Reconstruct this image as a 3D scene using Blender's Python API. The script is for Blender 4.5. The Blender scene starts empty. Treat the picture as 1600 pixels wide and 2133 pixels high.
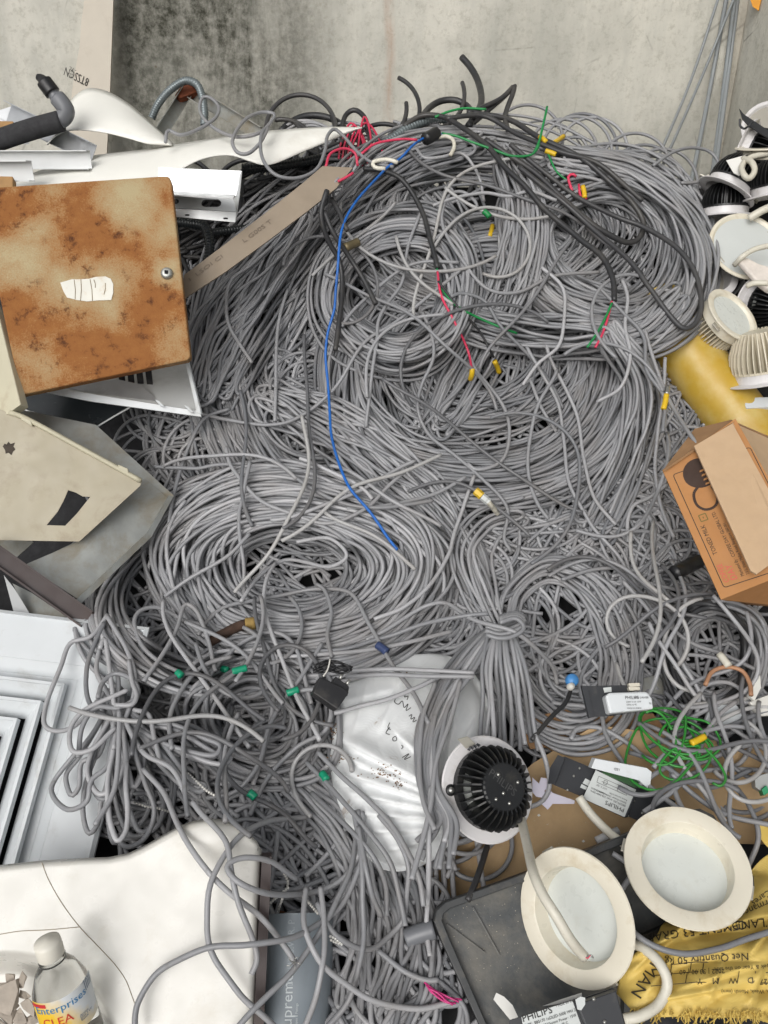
import bpy, bmesh, math, random
import numpy as np
from mathutils import Vector, Matrix
from mathutils.geometry import tessellate_polygon

scene = bpy.context.scene
COL = scene.collection
rng = np.random.default_rng(7)
random.seed(7)

# ------------------------------------------------------------------ camera
PITCH = math.radians(27.0)
CAM = np.array([0.0, 0.0, 1.45])
FPX = 1642.0                      # focal length in photograph pixels (1600 x 2133)
cam_data = bpy.data.cameras.new("camera")
cam_data.sensor_fit = 'VERTICAL'
cam_data.sensor_height = 24.0
cam_data.lens = 24.0 * FPX / 2133.0
cam_data.clip_start = 0.02
cam_data.clip_end = 200.0
camera = bpy.data.objects.new("camera", cam_data)
COL.objects.link(camera)
camera.location = CAM
camera.rotation_euler = (math.pi / 2 - PITCH, 0, 0)
scene.camera = camera

# ------------------------------------------------------------------ sky, sun, exposure (overcast noon)
SUN_EL, SUN_AZ = math.radians(34), math.radians(200)
world = bpy.data.worlds.new("World")
scene.world = world
world.use_nodes = True
wn = world.node_tree
bg = wn.nodes["Background"]
sky = wn.nodes.new("ShaderNodeTexSky")
sky.sky_type = 'NISHITA'
sky.sun_disc = False
sky.sun_elevation = SUN_EL
sky.sun_rotation = SUN_AZ
sky.air_density = 1.0
sky.dust_density = 4.0
hs = wn.nodes.new("ShaderNodeHueSaturation")
hs.inputs["Saturation"].default_value = 0.22      # cloud cover: nearly white light
wn.links.new(sky.outputs[0], hs.inputs["Color"])
wn.links.new(hs.outputs[0], bg.inputs[0])
bg.inputs[1].default_value = 0.12
sun_data = bpy.data.lights.new("sun", 'SUN')
sun_data.energy = 1.1
sun_data.angle = math.radians(45)
sun_data.color = (1.0, 0.985, 0.965)
sun = bpy.data.objects.new("sun", sun_data)
COL.objects.link(sun)
sd = Vector((math.sin(SUN_AZ) * math.cos(SUN_EL), math.cos(SUN_AZ) * math.cos(SUN_EL), math.sin(SUN_EL)))
sun.rotation_euler = (-sd).to_track_quat('-Z', 'Y').to_euler()
sun.location = (0, 0, 6)
vs = scene.view_settings
vs.view_transform = 'Standard'
vs.look = 'None'
vs.exposure = 0.05
vs.gamma = 1.0
vs.use_curve_mapping = False

# ------------------------------------------------------------------ projection helpers
RIGHT = np.array([1.0, 0, 0])
FWD = np.array([0, math.cos(PITCH), -math.sin(PITCH)])
UP = np.array([0, math.sin(PITCH), math.cos(PITCH)])

def rays(px, py):
    a = (np.asarray(px, float) - 800.0) / FPX
    b = (1066.5 - np.asarray(py, float)) / FPX
    return a[..., None] * RIGHT + b[..., None] * UP + FWD

def P3(px, py, depth):
    return CAM + rays(px, py) * np.asarray(depth, float)[..., None]

def ncam(n):
    """direction given as (right, up, towards the viewer) -> world unit vector"""
    v = n[0] * RIGHT + n[1] * UP - n[2] * FWD
    return v / np.linalg.norm(v)

_rows = np.array([-200, 100, 300, 500, 700, 900, 1150, 1400, 1600, 1800, 2000, 2133, 2400], float)
_deps = np.array([2.2, 1.90, 1.78, 1.72, 1.66, 1.59, 1.49, 1.34, 1.22, 1.12, 1.03, 0.98, 0.90])
_rr = np.arange(-200, 2401, 1.0)
_dd = np.interp(_rr, _rows, _deps)
_k = np.exp(-0.5 * (np.arange(-150, 151) / 60.0) ** 2); _k /= _k.sum()
_dd = np.convolve(np.pad(_dd, 150, mode='reflect', reflect_type='odd'), _k, 'valid')

def D0(px, py):
    """depth of the heap's bedding surface"""
    px = np.asarray(px, float); py = np.asarray(py, float)
    d = np.interp(py, _rr, _dd)
    u = (px - 880) / 800.0
    d = d + 0.05 * u * u * np.clip((1500 - py) / 900, 0, 1)
    return d

# height of what already lies on the heap, towards the viewer, on a 4 px grid
GX0, GY0, GC = -160, 60, 4.0
GW, GH = 490, 570
H = np.zeros((GH, GW))           # cables only
HO = np.zeros((GH, GW))          # rigid things

def cell(px, py):
    ix = np.clip(((np.asarray(px) - GX0) / GC).astype(int), 2, GW - 3)
    iy = np.clip(((np.asarray(py) - GY0) / GC).astype(int), 2, GH - 3)
    return iy, ix

def inpoly(px, py, poly):
    px = np.asarray(px, float); py = np.asarray(py, float)
    c = np.zeros(px.shape, bool)
    n = len(poly)
    for i in range(n):
        x1, y1 = poly[i][:2]; x2, y2 = poly[i - 1][:2]
        cond = (y1 > py) != (y2 > py)
        xx = (x2 - x1) * (py - y1) / ((y2 - y1) if y2 != y1 else 1e-9) + x1
        c ^= cond & (px < xx)
    return c

_gx, _gy = np.meshgrid(GX0 + (np.arange(GW) + .5) * GC, GY0 + (np.arange(GH) + .5) * GC)

def occupy(poly, depth_fn):
    m = inpoly(_gx, _gy, poly)
    if m.any():
        h = D0(_gx[m], _gy[m]) - depth_fn(_gx[m], _gy[m])
        HO[m] = np.maximum(HO[m], h)

class PL:
    """a plane in the place: through the point at (px, py, depth), facing n (right, up, viewer)"""
    def __init__(s, px, py, depth, n):
        s.p0 = P3(px, py, depth); s.n = ncam(n)
    def hit(s, px, py, up=0.0):
        r = rays(px, py)
        t = np.dot(s.p0 - CAM, s.n) / (r @ s.n)
        return CAM + r * np.asarray(t)[..., None] + s.n * up
    def depth(s, px, py):
        return np.dot(s.p0 - CAM, s.n) / (rays(px, py) @ s.n)
    def frame(s, a, b, up=0.0):
        o = s.hit(*a, up); x = s.hit(*b, up) - o; x /= np.linalg.norm(x)
        y = np.cross(s.n, x)
        M = Matrix.Identity(4)
        for i in range(3):
            M[i][0], M[i][1], M[i][2], M[i][3] = x[i], y[i], s.n[i], o[i]
        return M

# ------------------------------------------------------------------ object helpers
WM = {}
def put(o, matrix=None, parent=None):
    COL.objects.link(o)
    if parent is not None: o.parent = parent
    if matrix is not None: o.matrix_basis = matrix
    m = matrix if matrix is not None else Matrix.Identity(4)
    WM[o.name] = (WM[parent.name] @ m) if parent is not None else m.copy()
    return o

def tag(o, label=None, cat=None, group=None, kind=None):
    if label: o["label"] = label
    if cat: o["category"] = cat
    if group: o["group"] = group
    if kind: o["kind"] = kind
    return o

def thing(name, label, cat, loc=(0, 0, 0), matrix=None, group=None):
    o = bpy.data.objects.new(name, None)
    o.empty_display_size = 0.05
    put(o, matrix if matrix is not None else Matrix.Translation(Vector(loc)))
    return tag(o, label, cat, group)

def raw_mesh(name, V, faces, smooth=False):
    """faces: list of index arrays (m,3) / (m,4) or python lists of polygons"""
    me = bpy.data.meshes.new(name)
    V = np.ascontiguousarray(V, float)
    idx, starts, pos = [], [], 0
    for f in faces:
        if isinstance(f, np.ndarray) and f.ndim == 2:
            idx.append(f.ravel()); starts.append(pos + np.arange(len(f)) * f.shape[1]); pos += f.size
        else:
            f = np.asarray(f, int); idx.append(f); starts.append(np.array([pos])); pos += len(f)
    idx = np.concatenate(idx).astype(np.int32); starts = np.concatenate(starts).astype(np.int32)
    me.vertices.add(len(V)); me.vertices.foreach_set("co", V.ravel())
    me.loops.add(len(idx)); me.loops.foreach_set("vertex_index", idx)
    me.polygons.add(len(starts)); me.polygons.foreach_set("loop_start", starts)
    me.polygons.foreach_set("use_smooth", np.full(len(starts), bool(smooth)))
    me.update(calc_edges=True)
    return me

def mk(name, V, faces, mat, parent=None, smooth=False, matrix=None, bevel=0, tint=None, world=True):
    """mesh object from world-space points; origin at the base of the thing (or the given matrix)"""
    V = np.asarray(V, float)
    if parent is not None:
        m = Matrix.Identity(4)
        inv = np.array(WM[parent.name].inverted()) if world else np.eye(4)
    else:
        if matrix is None:
            lo, hi = V.min(0), V.max(0)
            m = Matrix.Translation(Vector(((lo[0] + hi[0]) / 2, (lo[1] + hi[1]) / 2, lo[2])))
        else:
            m = matrix
        inv = np.array(m.inverted()) if world else np.eye(4)
    VL = V @ inv[:3, :3].T + inv[:3, 3]
    me = raw_mesh(name, VL, faces, smooth)
    if tint is not None:
        at = me.attributes.new("tint", 'FLOAT', 'POINT'); at.data.foreach_set("value", np.asarray(tint, np.float32))
    me.materials.append(mat)
    o = bpy.data.objects.new(name, me)
    put(o, None if parent is not None else m, parent)
    if bevel:
        b = o.modifiers.new("bevel", 'BEVEL'); b.width = bevel; b.segments = 2; b.limit_method = 'ANGLE'; b.angle_limit = math.radians(40)
        b.harden_normals = False
    return o

def share(name, me, parent, matrix):
    o = bpy.data.objects.new(name, me)
    return put(o, matrix, parent)

# ---- shapes (return V, faces)
def box(sx, sy, sz, c=(0, 0, 0)):
    V = np.array([[x, y, z] for x in (-.5, .5) for y in (-.5, .5) for z in (-.5, .5)]) * (sx, sy, sz) + np.array(c)
    F = np.array([[0, 1, 3, 2], [4, 6, 7, 5], [0, 4, 5, 1], [2, 3, 7, 6], [0, 2, 6, 4], [1, 5, 7, 3]])
    return V, [F]

def xf(M, V):
    m = np.array(M)
    return np.asarray(V) @ m[:3, :3].T + m[:3, 3]

def join(*vf):
    Vs, Fs, o = [], [], 0
    for V, F in vf:
        Vs.append(V)
        for f in F:
            Fs.append((f + o) if isinstance(f, np.ndarray) else [i + o for i in f])
        o += len(V)
    return np.concatenate(Vs), Fs

def lathe(prof, n=40, caps=(False, False)):
    prof = np.array(prof, float)
    th = np.linspace(0, 2 * math.pi, n, endpoint=False)
    V = np.concatenate([np.stack([r * np.cos(th), r * np.sin(th), np.full(n, z)], 1) for r, z in prof])
    F = []
    i = np.arange(n); j = (i + 1) % n
    for k in range(len(prof) - 1):
        F.append(np.stack([k * n + i, k * n + j, (k + 1) * n + j, (k + 1) * n + i], 1))
    if caps[0]: F.append(list(i[::-1]))
    if caps[1]: F.append(list((len(prof) - 1) * n + i))
    return V, F

def prism2(poly, z0, z1, holes=()):
    """flat 2-D outline (with holes) between two heights"""
    loops = [list(poly)] + [list(h) for h in holes]
    flat = [p for l in loops for p in l]
    n = len(flat)
    tris = tessellate_polygon([[Vector((p[0], p[1], 0)) for p in l] for l in loops])
    tr = np.array(tris)
    a = np.array(flat, float)
    # orient up
    p = a[tr]
    cr = (p[:, 1, 0] - p[:, 0, 0]) * (p[:, 2, 1] - p[:, 0, 1]) - (p[:, 1, 1] - p[:, 0, 1]) * (p[:, 2, 0] - p[:, 0, 0])
    tr[cr < 0] = tr[cr < 0][:, ::-1]
    V = np.concatenate([np.c_[a, np.full(n, z1)], np.c_[a, np.full(n, z0)]])
    F = [tr, tr[:, ::-1] + n]
    s = 0
    for l in loops:
        m = len(l); i = s + np.arange(m); j = s + (np.arange(m) + 1) % m
        ar = sum(l[k - 1][0] * l[k][1] - l[k][0] * l[k - 1][1] for k in range(m))
        q = np.stack([i, i + n, j + n, j], 1)
        outer = (l is loops[0])
        if (ar < 0) == outer: q = q[:, ::-1]
        F.append(q); s += m
    return V, F

def slab(pl, poly, thick, up=0.0, holes=(), z1=0.0):
    """outline given in photograph pixels, laid on a plane, with real thickness; returns world V, F"""
    M = pl.frame(poly[0], poly[1], up)
    inv = np.array(M.inverted())
    def loc(l):
        w = np.array([pl.hit(*p, up) for p in l])
        return (w @ inv[:3, :3].T + inv[:3, 3])[:, :2]
    V, F = prism2(loc(poly), z1 - thick, z1, [loc(h) for h in holes])
    return xf(M, V), F

def smooth_path(pts, step=7.0, closed=False):
    """Catmull-Rom through points (any dimension), resampled evenly; step in the units of the first two axes"""
    p = np.array(pts, float)
    p = np.concatenate([p[:1] * 2 - p[1:2], p, p[-1:] * 2 - p[-2:-1]])
    out = []
    for i in range(1, len(p) - 2):
        p0, p1, p2, p3 = p[i - 1], p[i], p[i + 1], p[i + 2]
        d0, d1, d2 = [max(np.linalg.norm(q), 1e-6) ** .5 for q in (p1 - p0, p2 - p1, p3 - p2)]
        m1 = (p2 - p1) + d1 * ((p1 - p0) / d0 - (p2 - p0) / (d0 + d1))
        m2 = (p2 - p1) + d1 * ((p3 - p2) / d2 - (p3 - p1) / (d1 + d2))
        t = np.linspace(0, 1, 24, endpoint=False)[:, None]
        out.append((2 * t**3 - 3 * t**2 + 1) * p1 + (t**3 - 2 * t**2 + t) * m1 + (-2 * t**3 + 3 * t**2) * p2 + (t**3 - t**2) * m2)
    out.append(p[-2:-1]); q = np.concatenate(out)
    s = np.r_[0, np.cumsum(np.linalg.norm(np.diff(q, axis=0), axis=1))]
    n = max(int(s[-1] / step), 3)
    ss = np.linspace(0, s[-1], n + 1)
    return np.stack([np.interp(ss, s, q[:, k]) for k in range(q.shape[1])], 1)

def tube(P, r, sides=6, caps=True):
    P = np.asarray(P, float); n = len(P)
    T = np.gradient(P, axis=0); T /= np.linalg.norm(T, axis=1, keepdims=True) + 1e-12
    ref = P - CAM; ref /= np.linalg.norm(ref, axis=1, keepdims=True)
    S = np.cross(T, ref)
    l = np.linalg.norm(S, axis=1, keepdims=True)
    if (l < 0.15).any():                      # runs along the view: carry a frame along instead
        S = np.zeros_like(T)
        s = np.cross(T[0], [0.3, 0.2, 0.93]); s /= np.linalg.norm(s)
        for i in range(n):
            s = s - T[i] * np.dot(s, T[i]); s /= np.linalg.norm(s) + 1e-12; S[i] = s
    else:
        S = S / l
    U = np.cross(S, T)
    r = np.broadcast_to(np.asarray(r, float), (n,))
    a = np.arange(sides) / sides * 2 * math.pi
    V = P[:, None] + r[:, None, None] * (np.cos(a)[None, :, None] * S[:, None] + np.sin(a)[None, :, None] * U[:, None])
    V = V.reshape(-1, 3)
    i = np.arange(n - 1)[:, None] * sides; k = np.arange(sides)[None]; k2 = (k + 1) % sides
    F = [np.stack([i + k, i + sides + k, i + sides + k2, i + k2], -1).reshape(-1, 4)]
    if caps:
        F.append(list(range(sides))); F.append(list(range((n - 1) * sides, n * sides))[::-1])
    return V, F

def pathpx(pts, step=7.0):
    """points (px, py, depth) -> smooth world path"""
    q = smooth_path([(p[0], p[1], p[2] * 400) for p in pts], step)
    return P3(q[:, 0], q[:, 1], q[:, 2] / 400)

def gridmesh(G):
    """(nv, nu, 3) points -> V, F"""
    nv, nu = G.shape[:2]
    i = np.arange(nv - 1)[:, None] * nu + np.arange(nu - 1)[None]
    F = np.stack([i, i + nu, i + nu + 1, i + 1], -1).reshape(-1, 4)
    return G.reshape(-1, 3), [F]

def solid_grid(G, thick, nrm=None):
    """a sheet with thickness"""
    nv, nu = G.shape[:2]
    du = np.gradient(G, axis=1); dv = np.gradient(G, axis=0)
    N = np.cross(dv, du); N /= np.linalg.norm(N, axis=2, keepdims=True) + 1e-12
    V1, F1 = gridmesh(G); V2, F2 = gridmesh(G - N * thick)
    n = len(V1)
    b = np.r_[np.arange(nu), np.arange(1, nv) * nu + nu - 1, (nv - 1) * nu + np.arange(nu - 2, -1, -1), np.arange(nv - 2, 0, -1) * nu]
    c = np.roll(b, -1)
    return np.concatenate([V1, V2]), [F1[0], F2[0][:, ::-1] + n, np.stack([b, c, c + n, b + n], 1)]

_font_cache = {}
def text2d(s, size=1.0):
    """flat lettering: 2-D points and faces, height about size, origin at its lower left"""
    key = s
    if key not in _font_cache:
        c = bpy.data.curves.new("lettering", 'FONT'); c.body = s; c.resolution_u = 2; c.size = 1.0
        o = bpy.data.objects.new("lettering", c); COL.objects.link(o)
        me = bpy.data.meshes.new_from_object(o)
        V = np.array([v.co[:] for v in me.vertices]) if len(me.vertices) else np.zeros((1, 3))
        F = [list(p.vertices) for p in me.polygons]
        bpy.data.objects.remove(o); bpy.data.curves.remove(c); bpy.data.meshes.remove(me)
        _font_cache[key] = (V[:, :2], F)
    V, F = _font_cache[key]
    return V * size / 0.72, F

def letter_plane(name, parts, M, mat, parent, lift=0.0006):
    """lettering / printed marks on a flat face: parts = list of (text, x, y, size[, angle, sx])"""
    Vs, Fs, o = [], [], 0
    for p in parts:
        t, x, y, sz = p[:4]; ang = p[4] if len(p) > 4 else 0; sx = p[5] if len(p) > 5 else 1
        V, F = text2d(t, sz); V = V * (sx, 1)
        c, s = math.cos(ang), math.sin(ang)
        V = np.c_[V[:, 0] * c - V[:, 1] * s + x, V[:, 0] * s + V[:, 1] * c + y]
        Vs.append(V); Fs += [[i + o for i in f] for f in F]; o += len(V)
    V = np.concatenate(Vs); V = xf(M, np.c_[V, np.full(len(V), lift)])
    return mk(name, V, Fs, mat, parent)

def lines2d(segs, w):
    """thin printed rules: segs = list of polylines -> 2-D V, F"""
    Vs, Fs, o = [], [], 0
    for pl in segs:
        for (x1, y1), (x2, y2) in zip(pl[:-1], pl[1:]):
            d = math.hypot(x2 - x1, y2 - y1) + 1e-9
            nx, ny = -(y2 - y1) / d * w / 2, (x2 - x1) / d * w / 2
            Vs.append([[x1 + nx, y1 + ny], [x1 - nx, y1 - ny], [x2 - nx, y2 - ny], [x2 + nx, y2 + ny]])
            Fs.append([o, o + 1, o + 2, o + 3]); o += 4
    return np.array(Vs).reshape(-1, 2), Fs

# ------------------------------------------------------------------ materials
def lin(c):
    return tuple((x / 255 / 12.92) if x / 255 <= 0.04045 else ((x / 255 + 0.055) / 1.055) ** 2.4 for x in c)

class NT:
    def __init__(s, name):
        s.m = bpy.data.materials.new(name); s.m.use_nodes = True
        s.t = s.m.node_tree; s.b = s.t.nodes["Principled BSDF"]
    def n(s, typ, ins=None, **props):
        nd = s.t.nodes.new(typ)
        for k, v in props.items(): setattr(nd, k, v)
        for k, v in (ins or {}).items():
            sock = nd.inputs[k]
            if isinstance(v, bpy.types.NodeSocket): s.t.links.new(v, sock)
            else: sock.default_value = v
        return nd
    def noise(s, scale, detail=4, rough=.55, vec=None, dist=0):
        i = {"Scale": scale, "Detail": detail, "Roughness": rough, "Distortion": dist}
        if vec is not None: i["Vector"] = vec
        return s.n("ShaderNodeTexNoise", i).outputs["Fac"]
    def ramp(s, fac, lo, hi, a=0.0, b=1.0):
        return s.n("ShaderNodeMapRange", {"Value": fac, "From Min": lo, "From Max": hi, "To Min": a, "To Max": b}, clamp=True).outputs[0]
    def mix(s, fac, a, b):
        nd = s.n("ShaderNodeMix", data_type='RGBA')
        for k, v in ((0, fac), (6, a), (7, b)):
            if isinstance(v, bpy.types.NodeSocket): s.t.links.new(v, nd.inputs[k])
            else: nd.inputs[k].default_value = v if k == 0 else ((*v, 1) if len(v) == 3 else v)
        return nd.outputs[2]
    def math(s, op, a, b=0.0, c=None):
        nd = s.n("ShaderNodeMath", operation=op)
        for k, v in ((0, a), (1, b)) + (((2, c),) if c is not None else ()):
            if isinstance(v, bpy.types.NodeSocket): s.t.links.new(v, nd.inputs[k])
            else: nd.inputs[k].default_value = v
        return nd.outputs[0]
    def set(s, **kw):
        names = dict(col="Base Color", rough="Roughness", metal="Metallic", spec="Specular IOR Level", trans="Transmission Weight", ior="IOR", normal="Normal", alpha="Alpha", coat="Coat Weight", sub="Subsurface Weight")
        for k, v in kw.items():
            sock = s.b.inputs[names[k]]
            if isinstance(v, bpy.types.NodeSocket): s.t.links.new(v, sock)
            else: sock.default_value = ((*v, 1) if k == 'col' and len(v) == 3 else v)
        return s
    def bump(s, h, strength=.3, dist=.002):
        s.set(normal=s.n("ShaderNodeBump", {"Height": h, "Strength": strength, "Distance": dist}).outputs[0])
    @property
    def obj(s): return s.n("ShaderNodeTexCoord").outputs["Object"]
    @property
    def pos(s): return s.n("ShaderNodeNewGeometry").outputs["Position"]

def M(name, col, rough=.55, metal=0.0, var=.12, scale=12, dirt=None, dirt_amt=.5, dirt_scale=9, bump=0, bscale=120, spec=.5, coat=0):
    """general purpose material: colour (display 0-255) with mottling, patchy dirt and fine relief"""
    t = NT(name); c = np.array(lin(col)); v = t.obj
    f = t.noise(scale, 5, .6, v)
    out = t.mix(t.ramp(f, .3, .7), tuple(c * (1 - var)), tuple(np.minimum(c * (1 + var), .95)))
    rv = t.ramp(t.noise(scale * 2.3, 3, .6, v), .3, .7, max(rough - .1, .05), min(rough + .1, 1))
    if dirt is not None:
        d1 = t.noise(dirt_scale, 7, .68, v, .3)
        d = t.ramp(d1, .62 - .25 * dirt_amt, .80 - .1 * dirt_amt, 0, min(.35 + dirt_amt * .6, 1))
        out = t.mix(d, out, lin(dirt))
    t.set(col=out, rough=rv, metal=metal, spec=spec, coat=coat)
    if bump: t.bump(t.noise(bscale, 3, .6, v), bump, .0015)
    return t.m
# ------------------------------------------------------------------ setting: ground, heap bedding, walls
def wall_mat():
    t = NT("plaster"); p = t.pos
    sp = t.n("ShaderNodeSeparateXYZ", {0: p}); x, z = sp.outputs[0], sp.outputs[2]
    st = t.n("ShaderNodeMapping", {"Vector": p, "Scale": (1.0, 1.0, .22)}).outputs[0]
    base = t.mix(t.ramp(t.noise(3.2, 6, .6, p), .3, .7), lin((212, 209, 198)), lin((190, 188, 178)))
    base = t.mix(t.ramp(t.noise(11, 5, .65, st), .42, .72, 0, .55), base, lin((158, 159, 152)))
    base = t.mix(t.ramp(t.noise(70, 5, .75, p), .5, .72, 0, .5), base, lin((142, 138, 124)))
    # black mould that has run down the plaster on the left
    win = t.math('MULTIPLY', t.ramp(x, -.74, -.66), t.ramp(x, -.06, -.30))
    mould = t.math('MULTIPLY', win, t.ramp(t.noise(5.5, 7, .7, st, .4), .30, .54, .3, 1.0))
    mould2 = t.math('MULTIPLY', mould, t.ramp(t.noise(40, 6, .75, p), .3, .6, .5, 1.0))
    band = t.math('MAXIMUM', t.ramp(t.math('ABSOLUTE', t.math('ADD', x, .63)), .10, .0, 0, .75), t.math('MULTIPLY', t.ramp(t.math('ABSOLUTE', t.math('ADD', x, .29)), .10, .0, 0, .7), t.ramp(z, 1.72, 2.0)))
    mould2 = t.math('MAXIMUM', mould2, t.math('MULTIPLY', t.math('MULTIPLY', band, t.ramp(x, -.74, -.69)), t.ramp(t.noise(14, 6, .7, st), .3, .6, .3, 1.0)))
    base = t.mix(t.math('MULTIPLY', mould2, 1.0), base, lin((58, 58, 49)))
    top = t.math('MULTIPLY', t.ramp(z, 1.75, 2.15), t.ramp(t.noise(6, 6, .7, st), .42, .68, 0, .75))
    base = t.math and t.mix(t.math('MULTIPLY', top, t.ramp(x, -.7, -.5)), base, lin((98, 97, 88)))
    # thin rust run and brown water marks
    rx = t.math('ABSOLUTE', t.math('SUBTRACT', x, t.math('MULTIPLY_ADD', t.noise(3, 2, .5, p), .03, .0)))
    rust = t.math('MULTIPLY', t.ramp(rx, .018, .002), t.ramp(t.noise(9, 5, .7, st), .4, .65, 0, .75))
    base = t.mix(rust, base, lin((168, 118, 84)))
    rx2 = t.math('ABSOLUTE', t.math('SUBTRACT', x, t.math('MULTIPLY_ADD', t.noise(2.5, 2, .5, p), .02, .905)))
    base = t.mix(t.ramp(t.math('MAXIMUM', rx2, t.math('SUBTRACT', WALL_Y, sp.outputs[1])), .035, .0, 0, .7), base, lin((112, 92, 66)))
    base = t.mix(t.ramp(t.noise(2.2, 6, .65, p), .5, .72, 0, .5), base, lin((138, 138, 130)))
    crk = t.n('ShaderNodeTexVoronoi', {'Vector': t.n('ShaderNodeMapping', {'Vector': p, 'Scale': (1.3, 1.3, .9)}).outputs[0], 'Scale': 2.2}, feature='DISTANCE_TO_EDGE').outputs['Distance']
    base = t.mix(t.math('MULTIPLY', t.ramp(crk, .006, .0), t.ramp(t.noise(6, 4, .6, p), .5, .62, 0, .6)), base, lin((96, 92, 84)))
    spots = t.ramp(t.noise(23, 2, .5, p), .745, .775)
    base = t.mix(spots, base, lin((90, 76, 62)))
    t.set(col=base, rough=.9, spec=.2)
    g = t.math('ADD', t.math('MULTIPLY', t.noise(150, 5, .7, p), .6), t.noise(28, 5, .6, p))
    t.bump(g, .55, .004)
    return t.m
WALL_Y, CORNER_X = 2.35, 0.905
WALLM = wall_mat()
EARTH = M("dark_earth", (58, 52, 47), .95, var=.4, scale=30, dirt=(95, 82, 66), dirt_amt=.3, bump=.6, bscale=60)
DEEP = M("dark_gap_fill", (40, 40, 42), .95, var=.4, scale=40, bump=.5)  # near-black colour stands in for the deep shade between cables

WALL_Y, CORNER_X = 2.35, 0.905
# ground sheet
g = mk("ground", [(-30, -30, 0), (30, -30, 0), (30, 30, 0), (-30, 30, 0)], [np.array([[0, 1, 2, 3]])], EARTH, matrix=Matrix.Identity(4))
tag(g, kind="structure")
# bedding of the heap: added filler under everything, coloured dark for the shade between cables, running back to the wall and down to the ground in front
gy = np.linspace(390, 2400, 60); gx = np.linspace(-420, 1980, 50)
X, Y = np.meshgrid(gx, gy)
G = P3(X, Y, D0(X, Y) + 0.055 + 0.02 * np.sin(X * .02) * np.cos(Y * .017))
G = np.concatenate([np.stack([G[0, :, 0], np.full(50, WALL_Y + .02), G[0, :, 2] - .05], 1)[None], G,
                    np.stack([G[-1, :, 0], G[-1, :, 1] - .08, np.full(50, -.02)], 1)[None]])
V, F = gridmesh(G)
tag(mk("terrain", V, F, DEEP, smooth=True), kind="structure")

# back wall with a shallow pilaster in its corner, side wall
V, F = box(6.0, .22, 3.6, (-3.0 + CORNER_X + .3, WALL_Y + .11, 1.8))
w = mk("concrete_wall", V, F, WALLM)
tag(w, "stained grey plastered concrete wall standing behind the cable heap", "wall")
V, F = box(.06, .02, 3.6, (.886, WALL_Y - .009, 1.8))
mk("pilaster", V, F, WALLM, w, bevel=.004)
V, F = box(.2, 1.4, 3.6, (CORNER_X + .104, WALL_Y - .7, 1.8))
w2 = mk("side_wall", V, F, WALLM)
tag(w2, "beige plastered side wall meeting the back wall behind the stacked downlights", "wall")
# ------------------------------------------------------------------ cables
def cable_mat(name, lo, hi, dirt, rough=.43):
    t = NT(name); v = t.obj
    at = t.n("ShaderNodeAttribute", attribute_name="tint").outputs["Fac"]
    rnd = t.n("ShaderNodeObjectInfo").outputs["Random"]
    f = t.math('ADD', t.math('MULTIPLY', at, .75), t.math('MULTIPLY', rnd, .25))
    c = t.mix(f, lin(lo), lin(hi))
    c = t.mix(t.ramp(f, .82, 1.0, 0, .55), c, tuple(np.minimum(np.array(lin(hi)) * 1.35, .9)))
    c = t.mix(t.ramp(t.noise(9, 5, .65, v), .48, .72, 0, .5), c, lin(dirt))
    c = t.mix(t.ramp(t.noise(90, 3, .6, v), .62, .74, 0, .35), c, lin((95, 90, 84)))
    t.set(col=c, rough=t.ramp(t.noise(20, 3, .5, v), .3, .7, rough - .1, rough + .12), spec=.5)
    t.bump(t.noise(55, 3, .6, v), .25, .002)
    return t.m
GREY = cable_mat("grey_cable_jacket", (102, 104, 108), (170, 170, 172), (130, 124, 119))
GREYD = cable_mat("dark_grey_cable_jacket", (84, 85, 88), (120, 120, 122), (104, 98, 92))
GREYL = cable_mat("pale_grey_cable_jacket", (150, 150, 151), (176, 175, 173), (138, 131, 123))
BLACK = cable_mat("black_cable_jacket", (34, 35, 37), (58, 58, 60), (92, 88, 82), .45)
CREAMC = cable_mat("cream_cable_jacket", (196, 192, 178), (214, 210, 196), (150, 142, 124))
BLUE = cable_mat("blue_wire", (22, 88, 170), (34, 104, 186), (24, 70, 130), .4)
RED = cable_mat("pink_red_wire", (196, 46, 78), (214, 64, 96), (150, 50, 70), .4)
GREEN = cable_mat("green_wire", (20, 118, 60), (34, 140, 74), (30, 96, 60), .4)
LGREEN = cable_mat("bright_green_wire", (34, 118, 40), (52, 140, 54), (64, 104, 58), .4)
PINK = cable_mat("magenta_wire", (184, 36, 110), (206, 60, 130), (140, 40, 90), .4)
BROWNW = cable_mat("scorched_wire", (150, 108, 80), (176, 132, 100), (110, 78, 58), .6)
YEL = M("yellow_sleeve", (214, 176, 32), .5, var=.1, dirt=(150, 120, 40), dirt_amt=.3)
TAPEG = M("green_tape", (14, 140, 104), .4, var=.15)
TAPEB = M("blue_tape", (52, 66, 104), .45, var=.15)
STEEL = M("bare_steel", (176, 176, 172), .35, metal=.85, var=.12, dirt=(100, 92, 80), dirt_amt=.2)

PI = math.pi
RC = 0.0035
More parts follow.
